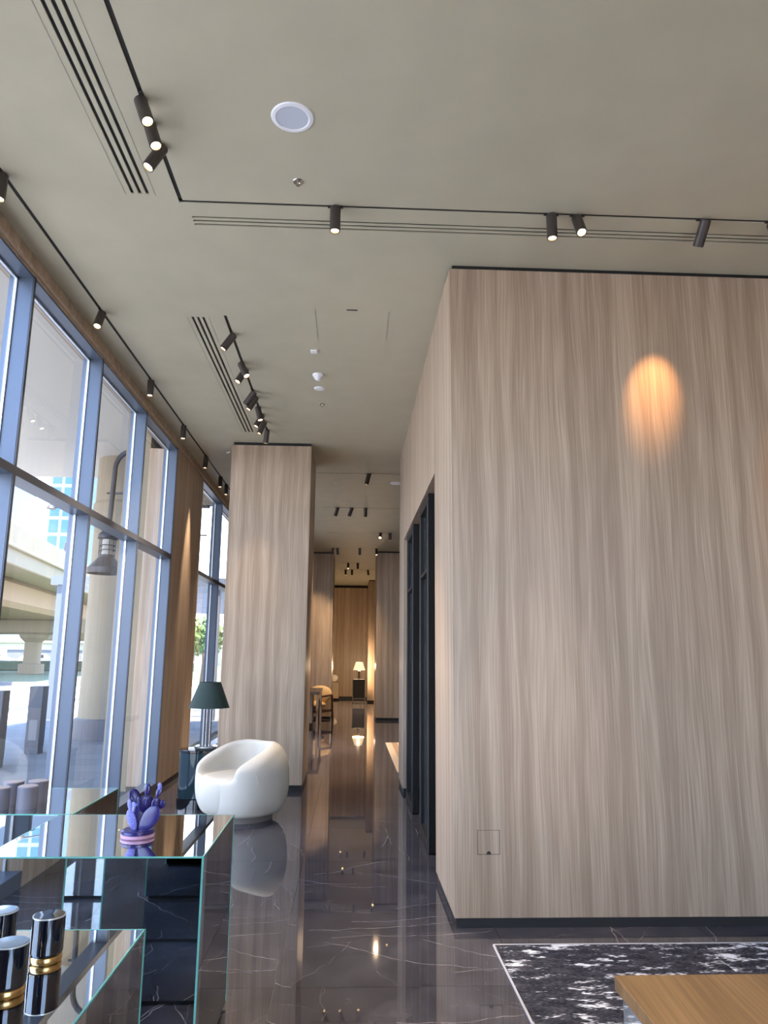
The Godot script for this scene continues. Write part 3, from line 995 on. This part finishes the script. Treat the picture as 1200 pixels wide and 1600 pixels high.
func seat_field(p: Vector3) -> float:
	var q := (p - Vector3(0, 0.30, 0.03)) / Vector3(0.35, 0.36, 0.415)
	var d := (q.length() - 1.0) * 0.36
	d = smax(d, absf(p.x) - 0.268, 0.05)
	d = smax(d, p.y - 0.425 + 0.05 * (p.x * p.x + p.z * p.z), 0.06)
	return smax(d, 0.06 - p.y, 0.05)

func lounge() -> void:
	# white barrel armchair
	var a := thing("armchair", "white rounded barrel armchair standing before the pale column", "armchair", Vector3(-1.0, 0, -7.45), -0.72)
	a.scale = Vector3.ONE * 0.97
	put("body", nets(chair_field, Vector3(-0.48, 0.0, -0.46), Vector3(0.48, 0.84, 0.48), 0.0135), M.boucle, a)
	put("seat", nets(seat_field, Vector3(-0.34, 0.02, -0.42), Vector3(0.34, 0.5, 0.5), 0.0135), M.boucle, a)
	var st := new_st()
	lathe(st, [Vector2(0, 0), Vector2(0.30, 0), Vector2(0.31, 0.06), Vector2(0, 0.06)], 48)
	obj("plinth", st, M.plinth, a)
	st = new_st()
	var path: Array = []
	for k in 9:
		var f := k / 8.0
		path.append(Vector3(0.413 + 0.004 * sin(f * PI), 0.36 + 0.1 * f, 0.16 + 0.04 * f))
	tube(st, path, 0.004, 6)
	obj("seam", st, M.boucle, a)
	# oval side table
	var t := thing("side_table", "black glossy oval side table beside the white armchair", "side table", Vector3(-1.49, 0, -7.98))
	st = new_st()
	lathe(st, [Vector2(0, 0), Vector2(0.235, 0), Vector2(0.235, 0.09), Vector2(0, 0.09)], 48, Vector3.ZERO, false, Vector2(1, 0.8))
	obj("plinth", st, M.black_gloss, t)
	st = new_st()
	lathe(st, [Vector2(0, 0.09), Vector2(0.215, 0.09), Vector2(0.225, 0.1), Vector2(0.225, 0.53), Vector2(0, 0.53)], 48, Vector3.ZERO, false, Vector2(1, 0.8))
	obj("body", st, M.glass_smoke, t)
	st = new_st()
	lathe(st, [Vector2(0, 0.53), Vector2(0.232, 0.53), Vector2(0.235, 0.535), Vector2(0.235, 0.553), Vector2(0.232, 0.557), Vector2(0, 0.557)], 48, Vector3.ZERO, false, Vector2(1, 0.8))
	obj("top", st, M.black_gloss, t)
	# table lamp
	var l := thing("table_lamp", "table lamp with dark green cone shade on the oval side table", "lamp", Vector3(-1.44, 0.557, -7.95))
	obj("base", with_box(Vector3(-0.115, 0.012, -0.08), Vector3(0.115, 0.035, 0.08), 0.003), M.chrome, l)
	obj("foot", with_box(Vector3(-0.105, 0, -0.07), Vector3(0.105, 0.012, 0.07)), M.black, l)
	for x in [-0.018, 0.018]:
		st = new_st()
		tube(st, [Vector3(x, 0.03, 0), Vector3(x, 0.46, 0)], 0.004, 10)
		obj("stem", st, M.chrome, l)
	st = new_st()
	lathe(st, [Vector2(0.205, 0.41), Vector2(0.207, 0.41), Vector2(0.107, 0.667), Vector2(0.105, 0.667), Vector2(0.203, 0.412)], 48)
	obj("lamp_shade", st, M.green_shade, l)
	# rug and coffee table
	st = new_st()
	bx(st, Vector3(0.79, 0.0, -4.245), Vector3(3.7, 0.012, -0.6), 0.003)
	var rg := obj("rug", st, M.rug)
	tag(rg, "distressed charcoal and white rug below the front wood wall", "rug")
	st = new_st()
	bx(st, Vector3(0.78, 0.0, -4.257), Vector3(0.79, 0.013, -0.6), 0.003)
	bx(st, Vector3(0.78, 0.0, -4.257), Vector3(3.7, 0.013, -4.245), 0.003)
	obj("binding", st, M.rug_edge, rg)
	var ct := thing("coffee_table", "tan wooden coffee table on clear acrylic legs in the lower right", "coffee table", Vector3(1.6, 0, -2.3))
	obj("tabletop", with_box(Vector3(-0.645, 0.352, -0.55), Vector3(0.75, 0.4, 0.6), 0.002), M.tan_top, ct)
	for q in [[-0.625, -0.53], [0.72, -0.53], [-0.625, 0.56], [0.72, 0.56]]:
		obj("leg", with_box(Vector3(q[0], 0.012, q[1]), Vector3(q[0] + 0.02, 0.352, q[1] + 0.2 * (1 if q[1] < 0 else -1)) if q[1] < 0 else Vector3(q[0] + 0.02, 0.352, q[1] + 0.02), 0.002), M.acrylic, ct)
	# socket flap in the front wall
	var fp := thing("socket_flap", "square flush wood flap with thumb notch low on the front wall", "wall socket", Vector3(0.817, 0.456, BZ))
	obj("flap", with_box(Vector3(-0.062, -0.064, -0.004), Vector3(0.062, 0.064, 0.0012)), M.wood, fp)
	st = new_st()
	bx(st, Vector3(-0.065, -0.067, -0.004), Vector3(-0.062, 0.067, 0.0006))
	bx(st, Vector3(0.062, -0.067, -0.004), Vector3(0.065, 0.067, 0.0006))
	bx(st, Vector3(-0.065, 0.064, -0.004), Vector3(0.065, 0.066, 0.0006))
	bx(st, Vector3(-0.065, -0.067, -0.004), Vector3(0.065, -0.064, 0.0006))
	obj("joint", st, M.black, fp)
	var half := PackedVector2Array()
	for k in 13:
		half.append(Vector2(0.013 * cos(PI * k / 12), -0.064 + 0.016 * sin(PI * k / 12)))
	st = new_st()
	prism(st, half, -0.004, 0.0016)
	obj("notch", st, M.black, fp)

func corridor() -> void:
	# desk
	var d := thing("desk", "wood desk with dark top and chrome legs on the corridor's left", "desk", Vector3(-1.1, 0, -16.6))
	obj("top", with_box(Vector3(-0.5, 0.73, -0.7), Vector3(0.5, 0.79, 1.2), 0.004), M.desk_top, d)
	obj("pedestal", with_box(Vector3(-0.45, 0.08, -0.65), Vector3(0.31, 0.73, 0.1), 0.004), M.desk, d)
	obj("pedestal_plinth", with_box(Vector3(-0.43, 0, -0.63), Vector3(0.29, 0.08, 0.08)), M.black, d)
	for q in [[0.46, 1.16], [0.46, -0.66], [-0.46, 1.16], [-0.46, -0.66]]:
		obj("leg", with_box(Vector3(q[0] - 0.025, 0, q[1] - 0.025), Vector3(q[0] + 0.025, 0.73, q[1] + 0.025), 0.003), M.chrome, d)
	# tan lounge chair
	var a := thing("lounge_chair", "tan cushioned lounge chair with dark wood frame behind the desk", "chair", Vector3(-0.86, 0, -17.95), -0.5)
	var st := new_st()
	pad(st, Vector3(0.33, 0.1, 0.33), Transform3D(Basis(), Vector3(0, 0.27, 0.02)))
	obj("seat_cushion", st, M.tan, a)
	st = new_st()
	pad(st, Vector3(0.33, 0.24, 0.09), Transform3D(Basis(Vector3.RIGHT, -0.3), Vector3(0, 0.35, -0.24)))
	obj("back_cushion", st, M.tan, a)
	for x in [-0.36, 0.36]:
		st = new_st()
		tube(st, [Vector3(x, 0, 0.3), Vector3(x, 0.5, 0.28), Vector3(x, 0.58, 0.2), Vector3(x, 0.6, -0.28)], 0.025, 8)
		tube(st, [Vector3(x, 0, -0.34), Vector3(x, 0.6, -0.28)], 0.025, 8)
		obj("arm_frame", st, M.walnut, a)
	obj("seat_frame", with_box(Vector3(-0.36, 0.22, -0.3), Vector3(0.36, 0.28, 0.3), 0.01), M.walnut, a)
	# sofa and pillow
	var s := thing("sofa", "taupe sofa end against the far corridor wall", "sofa", Vector3(-1.1, 0, -26.95))
	obj("arm", with_box(Vector3(0.42, 0.04, -0.4), Vector3(0.73, 0.6, 0.45), 0.03), M.sofa, s)
	obj("seat", with_box(Vector3(-0.9, 0.04, -0.3), Vector3(0.42, 0.42, 0.42), 0.03), M.sofa, s)
	obj("backrest", with_box(Vector3(-0.9, 0.04, -0.42), Vector3(0.42, 0.72, -0.3), 0.03), M.sofa, s)
	st = new_st()
	pad(st, Vector3(0.14, 0.13, 0.07), Transform3D(Basis(Vector3.RIGHT, -0.2), Vector3(-0.55, 0.605, -26.85)))
	tag(obj("pillow", st, M.pillow), "white pillow on the arm of the far sofa", "pillow")
	# black side cabinet with lamp
	var c := thing("side_cabinet", "black side cabinet on a chrome frame at the corridor's end", "cabinet", Vector3(0.31, 0, -24.9))
	obj("body", with_box(Vector3(-0.19, 0.17, -0.22), Vector3(0.19, 0.77, 0.2), 0.004), M.black, c)
	st = new_st()
	for x in [-0.2, 0.2]:
		for z in [-0.23, 0.21]:
			bx(st, Vector3(x - 0.012, 0, z - 0.012), Vector3(x + 0.012, 0.775, z + 0.012))
		bx(st, Vector3(x - 0.012, 0.15, -0.22), Vector3(x + 0.012, 0.17, 0.2))
	bx(st, Vector3(-0.2, 0.15, 0.2), Vector3(0.2, 0.17, 0.222))
	bx(st, Vector3(-0.2, 0.0, 0.2), Vector3(0.2, 0.02, 0.222))
	obj("frame", st, M.chrome, c)
	var l := thing("table_lamp", "lit cream table lamp on the black cabinet far down the corridor", "lamp", Vector3(0.31, 0.776, -24.85))
	st = new_st()
	lathe(st, [Vector2(0, 0), Vector2(0.075, 0), Vector2(0.075, 0.02), Vector2(0.045, 0.03), Vector2(0.045, 0.25), Vector2(0.02, 0.28), Vector2(0, 0.28)], 24)
	obj("base", st, M.chrome, l)
	st = new_st()
	lathe(st, [Vector2(0.2, 0.28), Vector2(0.116, 0.53), Vector2(0.112, 0.53), Vector2(0.196, 0.282)], 32)
	obj("lamp_shade", st, M.shade_lit, l)
	var o := OmniLight3D.new()
	o.name = "bulb"
	l.add_child(o)
	o.position = Vector3(0, 0.42, 0)
	o.light_color = Color(1.0, 0.86, 0.7)
	o.light_energy = 1.0
	o.omni_range = 12.0
	o.omni_attenuation = 2.0
	o.light_size = 0.06
	o.shadow_enabled = true
	# striped rug
	var r := thing("striped_rug", "beige striped rug beyond the wood block", "rug", Vector3(0, 0, 0))
	for k in 24:
		var x := 0.652 + k * 0.1
		obj("stripe", with_box(Vector3(x, 0, -13.6), Vector3(x + 0.1, 0.012, -10.2)), M.stripe_a if k % 2 == 0 else M.stripe_b, r)

# ------------------------------------------------------------------ outside
func outside() -> void:
	# shaded pavement of single slabs
	var st := new_st()
	bx(st, Vector3(-7.0, -0.3, -40), Vector3(-2.3, -0.03, 30))
	var pv := struct("pavement", "grey paved walk outside the windows", st, M.paver_joint)
	var slab := box_mesh(Vector3(0.004, -0.03, 0.004), Vector3(0.596, 0, 0.596), 0.004)
	for i in 8:
		for j in 24:
			var p := put("paver", slab, M.paver if (i * 7 + j * 3) % 5 < 3 else M.paver2, pv)
			p.position = Vector3(-7.0 + i * 0.585, 0, -4.2 - 0.6 * (j + 1))
	st = new_st()
	bx(st, Vector3(-7.0, -0.03, -40), Vector3(-2.4, -0.001, -18.6))
	bx(st, Vector3(-7.0, -0.03, -4.2), Vector3(-2.4, -0.001, 30))
	obj("paving", st, M.paver, pv)
	st = new_st()
	bx(st, Vector3(-120, -0.3, -38), Vector3(-7.0, -0.06, 60))
	struct("road", "pale sunlit road outside the windows", st, M.road)
	st = new_st()
	bx(st, Vector3(-7.15, -0.2, -38), Vector3(-7.0, 0.0, 30), 0.01)
	bx(st, Vector3(-9.35, -0.2, -38), Vector3(-9.15, 0.06, 30), 0.01)
	bx(st, Vector3(-120, -0.2, -38.3), Vector3(-7.0, 0.1, -38.0), 0.02)
	struct("kerb", "grey kerb stones along the road outside", st, M.kerb)
	st = new_st()
	bx(st, Vector3(-160, -0.3, -260), Vector3(60, -0.02, -38.3))
	tag(obj("grass_verge", st, M.grass), "green grass verge beyond the road outside", "grass", "", "structure")
	st = new_st()
	bx(st, Vector3(-2.3, -0.3, 3.8), Vector3(40, -0.03, 30))  # unseen ground added so sunlight bounces in through the back glazing
	struct("added_forecourt", "added unseen pale ground behind the viewer, bouncing daylight indoors", st, M.road)
	# soffit and facade above the windows
	st = new_st()
	bx(st, Vector3(-6.9, 5.2, -15.7), Vector3(-2.2, 5.5, -3.4))
	struct("soffit", "pale plain canopy soffit outside above the windows", st, M.soffit)
	st = new_st()
	bx(st, Vector3(-2.46, 4.1, -28.2), Vector3(-2.4, 5.2, 3.8))
	bx(st, Vector3(-2.4, CEIL + 0.3, -28.2), Vector3(4.8, 5.5, 3.8))
	bx(st, Vector3(-2.75, 0.0, -10.3), Vector3(-2.46, 5.2, -8.8))
	struct("facade", "beige building facade above and between the windows outside", st, M.stone)
	# arcade column and arch
	var col := thing("arcade_column", "round beige arcade column with dark plinth outside the windows", "column", Vector3(-4.45, 0, -14.3))
	st = new_st()
	lathe(st, [Vector2(0, 0), Vector2(0.56, 0), Vector2(0.56, 0.34), Vector2(0.53, 0.36), Vector2(0, 0.36)], 48)
	obj("plinth", st, M.plinth_dark, col)
	st = new_st()
	lathe(st, [Vector2(0.5, 0.36), Vector2(0.49, 4.1), Vector2(0.53, 4.15), Vector2(0.53, 4.3), Vector2(0.5, 4.35), Vector2(0.5, 5.2)], 48)
	obj("shaft", st, M.stone, col)
	var arch := PackedVector2Array([Vector2(-6.9, 5.2), Vector2(-6.9, 4.75)])
	for k in 13:
		var an := PI - PI * k / 12
		arch.append(Vector2(-5.9 + 0.9 * cos(an), 3.75 + 0.9 * sin(an)))
	arch.append(Vector2(-4.95, 3.75)); arch.append(Vector2(-4.45, 3.75)); arch.append(Vector2(-4.45, 5.2))
	st = new_st()
	prism(st, PackedVector2Array([Vector2(-4.45, 4.4), Vector2(-2.4, 4.4), Vector2(-2.4, 5.2), Vector2(-4.45, 5.2)]), -14.6, -14.0)
	tag(obj("arcade_beam", st, M.stone), "beige beam joining the outdoor column to the facade", "beam")
	# gooseneck lanterns on the facade
	lantern(Vector3(-3.13, 2.5, -9.55), 1.0, "large iron gooseneck lantern hanging outside before the round column")
	lantern(Vector3(-2.95, 2.62, -13.0), 0.9, "second iron gooseneck lantern outside, past the brown pilaster")
	# bollards
	for q in [[-4.81, -12.05, "grey bollard outside, right of the pair"], [-4.74, -10.55, "grey bollard outside, cut by the photo's left edge"]]:
		var b := thing("bollard", q[2], "bollard", Vector3(q[0], 0, q[1]), 0, "street bollards")
		obj("post", with_box(Vector3(-0.105, 0.1, -0.105), Vector3(0.105, 1.0, 0.105), 0.006), M.bollard, b)
		obj("foot", with_box(Vector3(-0.1, 0, -0.1), Vector3(0.1, 0.1, 0.1)), M.plinth_dark, b)
		obj("plate", with_box(Vector3(-0.06, 0.2, 0.105), Vector3(0.06, 0.5, 0.108)), M.kerb, b)
	viaduct()
	skyline()

func lantern(at: Vector3, s: float, label: String) -> void:
	var t := thing("wall_lantern", label, "lantern", at, 0, "outdoor gooseneck lanterns")
	t.scale = Vector3.ONE * s
	var st := new_st()
	lathe(st, [Vector2(0.215, 0.0), Vector2(0.222, 0.0), Vector2(0.222, 0.07), Vector2(0.1, 0.21), Vector2(0.1, 0.24), Vector2(0.0, 0.24)], 36)
	obj("shade", st, M.lamp_iron, t)
	st = new_st()
	for y in [0.3, 0.36]:
		lathe(st, [Vector2(0.098, y - 0.006), Vector2(0.104, y - 0.006), Vector2(0.104, y + 0.006), Vector2(0.098, y + 0.006), Vector2(0.098, y - 0.006)], 24)
	for k in 6:
		var a := TAU * k / 6
		tube(st, [Vector3(cos(a) * 0.1, 0.23, sin(a) * 0.1), Vector3(cos(a) * 0.1, 0.45, sin(a) * 0.1)], 0.006, 6)
	obj("cage", st, M.lamp_iron, t)
	st = new_st()
	lathe(st, [Vector2(0, 0.24), Vector2(0.06, 0.24), Vector2(0.06, 0.44), Vector2(0, 0.44)], 24)
	obj("chimney", st, M.soffit, t)
	st = new_st()
	lathe(st, [Vector2(0, 0.45), Vector2(0.125, 0.45), Vector2(0.12, 0.5), Vector2(0.05, 0.58), Vector2(0.03, 0.6), Vector2(0, 0.6)], 28)
	obj("cap", st, M.lamp_iron, t)
	st = new_st()
	var path: Array = [Vector3(0, 0.58, 0), Vector3(0.02, 1.35, 0)]
	for k in 7:
		var a := PI - PI / 2 * k / 6
		path.append(Vector3(0.24 + 0.22 * cos(a), 1.38 + 0.24 * sin(a), 0))
	path.append(Vector3(0.42 / s, 1.62, 0))
	tube(st, path, 0.032, 10)
	obj("gooseneck", st, M.lamp_iron, t)
	st = new_st()
	tube(st, [Vector3(-0.06, 1.05, 0), Vector3(0.4 / s, 1.05, 0)], 0.014, 8)
	obj("brace", st, M.lamp_iron, t)

func viaduct() -> void:
	var v := thing("viaduct", "pale concrete road viaduct outside beyond the road", "bridge", Vector3(-15.9, 0, -35.0), deg_to_rad(7.7))
	obj("deck", with_box(Vector3(-11, 5.6, -130), Vector3(0, 6.5, 30), 0.05), M.concrete, v)
	obj("girder", with_box(Vector3(-8.5, 4.0, -130), Vector3(-1.8, 5.6, 30), 0.3), M.peach, v)
	obj("parapet", with_box(Vector3(-0.3, 6.5, -130), Vector3(0.05, 7.5, 30), 0.03), M.concrete, v)
	obj("ledge", with_box(Vector3(-0.2, 6.35, -130), Vector3(0.18, 6.52, 30), 0.03), M.concrete, v)
	for k in 20:
		obj("pilaster", with_box(Vector3(0.05, 6.52, 20.0 - k * 4.0), Vector3(0.1, 7.42, 20.35 - k * 4.0)), M.concrete, v)
	for z in [-24.0, -52.0]:
		obj("crossbeam", with_box(Vector3(-12, 2.9, z - 0.9), Vector3(0.5, 4.05, z + 0.9), 0.15), M.concrete, v)
		for x in [-8.4, -4.9]:
			var st := new_st()
			lathe(st, [Vector2(0.9, 0), Vector2(0.9, 0.7), Vector2(0.62, 0.75), Vector2(0.6, 2.3), Vector2(0.95, 2.65), Vector2(1.05, 2.9)], 24)
			var p := obj("pier", st, M.concrete, v)
			p.position = Vector3(x, 0, z)
	var lp := thing("street_lamp", "dark street lamp standing on the viaduct parapet", "street lamp", Vector3(-17.5, 7.5, -46.0))
	var s2 := new_st()
	lathe(s2, [Vector2(0, 0), Vector2(0.32, 0), Vector2(0.32, 0.12), Vector2(0.2, 0.2), Vector2(0.16, 0.7), Vector2(0.09, 0.8), Vector2(0.08, 3.0), Vector2(0, 3.0)], 16)
	obj("post", s2, M.lamp_iron, lp)
	s2 = new_st()
	tube(s2, [Vector3(0, 2.8, 0), Vector3(-1.1, 2.95, 0)], 0.05, 8)
	obj("arm", s2, M.lamp_iron, lp)
	s2 = new_st()
	lathe(s2, [Vector2(0, 2.72), Vector2(0.3, 2.72), Vector2(0.2, 2.9), Vector2(0, 3.05)], 16, Vector3(-1.2, 0.1, 0))
	obj("lantern_head", s2, M.lamp_iron, lp)

func skyline() -> void:
	# glass towers
	var tw := [[-82.0, -165.0, 16.0, 95.0, "wide pale glass tower rising behind the viaduct"], [-58.5, -160.0, 7.5, 80.0, "slim blue glass tower with balconies behind the viaduct"], [-46.0, -175.0, 9.0, 90.0, "pale glass tower partly behind the window mullion"]]
	for q in tw:
		var t := thing("glass_tower", q[4], "building", Vector3(q[0], 0, q[1]), 0, "towers behind the viaduct")
		obj("core", with_box(Vector3(-q[2] / 2, 0, -8), Vector3(q[2] / 2, q[3], 8)), M.tower, t)
		var n := int(q[2] / 2.4)
		for i in n:
			for j in 18:
				var x: float = -q[2] / 2 + (i + 0.12) * q[2] / n
				obj("window", with_box(Vector3(x, 2.0 + j * 3.4, 8), Vector3(x + q[2] / n * 0.76, 4.6 + j * 3.4, 8.06)), M.tower_glass, t)
	# hedge, low white building, cars
	obj("hedge", with_box(Vector3(-60, -0.02, -69), Vector3(-14, 0.85, -67.5), 0.1), mat(rgb8(70, 84, 70), 0.95)).set_meta("label", "dark clipped hedge beyond the grass outside")
	get_node("hedge").set_meta("category", "hedge")
	var w := thing("low_building", "low white building with dark windows under the viaduct", "building", Vector3(-50, 0, -115))
	obj("wall", with_box(Vector3(-30, -0.02, -3), Vector3(30, 3.0, 3)), M.soffit, w)
	obj("roof", with_box(Vector3(-31, 3.0, -4), Vector3(31, 3.8, 3.6)), M.kerb, w)
	for k in 14:
		obj("window", with_box(Vector3(-28.5 + k * 4.1, 0.6, 3), Vector3(-26 + k * 4.1, 2.0, 3.05)), M.plinth_dark, w)
	var side := PackedVector2Array([Vector2(-2.1, 0.35), Vector2(2.1, 0.35), Vector2(2.1, 0.8), Vector2(1.3, 0.95), Vector2(0.7, 1.45), Vector2(-1.2, 1.45), Vector2(-1.9, 0.95), Vector2(-2.1, 0.85)])
	var lab := ["white parked car at the left under the viaduct", "white parked car next to the viaduct pier", "white parked car right of the viaduct pier", "white parked car seen past the round column"]
	var cx := [-43.6, -39.0, -34.4, -23.2]
	for k in 4:
		var c := thing("parked_car", lab[k], "car", Vector3(cx[k], -0.02, -85), 0.25, "cars parked under the viaduct")
		var st := new_st()
		prism(st, side, -0.85, 0.85)
		obj("body", st, M.car, c)
		obj("side_window", with_box(Vector3(-1.1, 1.0, 0.85), Vector3(0.65, 1.36, 0.86)), M.lamp_iron, c)
		for x in [-1.3, 1.3]:
			for z in [-0.75, 0.75]:
				st = new_st()
				tube(st, [Vector3(x, 0.33, z - 0.12), Vector3(x, 0.33, z + 0.12)], 0.33, 14)
				obj("wheel", st, M.black, c)
	# pergola and trees seen through the second bay
	var p := thing("pergola", "white slatted pergola outside past the brown pilaster", "pergola", Vector3(-4.9, 0, -24))
	for k in 7:
		obj("slat", with_box(Vector3(-2.2, 3.1, -6 + k * 2.0), Vector3(1.9, 3.3, -5.85 + k * 2.0)), M.frame, p)
	for q in [[-2.0, -6.0], [-2.0, 6.0], [1.7, -6.0], [1.7, 6.0]]:
		obj("post", with_box(Vector3(q[0] - 0.07, -0.02, q[1] - 0.07), Vector3(q[0] + 0.07, 3.1, q[1] + 0.07)), M.frame, p)
	tree(Vector3(-7.6, -0.02, -39.5), 3.4, "green leafy tree seen past the brown pilaster")
	tree(Vector3(-30.5, -0.02, -62.0), 4.6, "green leafy tree at the photo's left edge under the viaduct")

func tree(at: Vector3, h: float, label: String) -> void:
	var t := thing("tree", label, "tree", at)
	var st := new_st()
	tube(st, [Vector3.ZERO, Vector3(0.05, h * 0.3, 0), Vector3(0, h * 0.6, 0.05)], 0.14, 8, 0.06)
	obj("trunk", st, M.bark, t)
	st = new_st()
	rng.seed = int(h * 100)
	for k in 900:
		var d := Vector3(rng.randfn(), rng.randfn() * 0.8, rng.randfn()).normalized() * pow(rng.randf(), 0.4)
		var p := Vector3(0, h * 0.72, 0) + d * Vector3(h * 0.32, h * 0.3, h * 0.32)
		var b := Basis.from_euler(Vector3(rng.randf() * TAU, rng.randf() * TAU, rng.randf() * TAU)) * (0.1 * h / 3.4)
		var n := b.y.normalized()
		tri(st, p - b.x, p + b.z * 1.1, p + b.x, n, n, n)
		tri(st, p - b.x, p + b.x, p - b.z * 1.1, n, n, n)
	var f := obj("foliage", st, M.leaf, t)
	f.set_meta("kind", "stuff")

# ------------------------------------------------------------------ build
func _ready() -> void:
	# camera
	var cam := Camera3D.new()
	cam.name = "camera"
	add_child(cam)
	cam.position = Vector3(0, 1.5, 0)
	cam.rotation = Vector3(0.192724, -0.0432546, 0.009452)
	cam.fov = 69.3012
	cam.far = 600.0
	# sky, sun, exposure
	var env := Environment.new()
	env.background_mode = Environment.BG_SKY
	env.sky = Sky.new()
	var sm := ProceduralSkyMaterial.new()
	sm.sky_top_color = Color(0.58, 0.72, 0.93)
	sm.sky_horizon_color = Color(0.92, 0.95, 0.98)
	sm.sky_curve = 0.18
	sm.ground_horizon_color = Color(0.7, 0.7, 0.68)
	sm.ground_bottom_color = Color(0.5, 0.49, 0.46)
	sm.sky_energy_multiplier = 1.9
	sm.sun_angle_max = 5.0
	env.sky.sky_material = sm
	env.background_energy_multiplier = 1.0
	env.tonemap_mode = Environment.TONE_MAPPER_LINEAR
	env.tonemap_exposure = 2.5
	env.sdfgi_enabled = true
	env.ssao_enabled = true
	env.ssil_enabled = true
	var we := WorldEnvironment.new()
	we.name = "world_environment"
	we.environment = env
	add_child(we)
	var sun := DirectionalLight3D.new()
	sun.name = "sun"
	add_child(sun)
	sun.look_at_from_position(Vector3.ZERO, Vector3(-0.1, -0.9, -0.35), Vector3.UP)
	sun.light_color = Color(1.0, 0.95, 0.87)
	sun.light_energy = 6.0
	sun.light_angular_distance = 0.6
	sun.shadow_enabled = true
	make_materials()
	room()
	windows()
	ceiling_things()
	tables()
	lounge()
	corridor()
	outside()
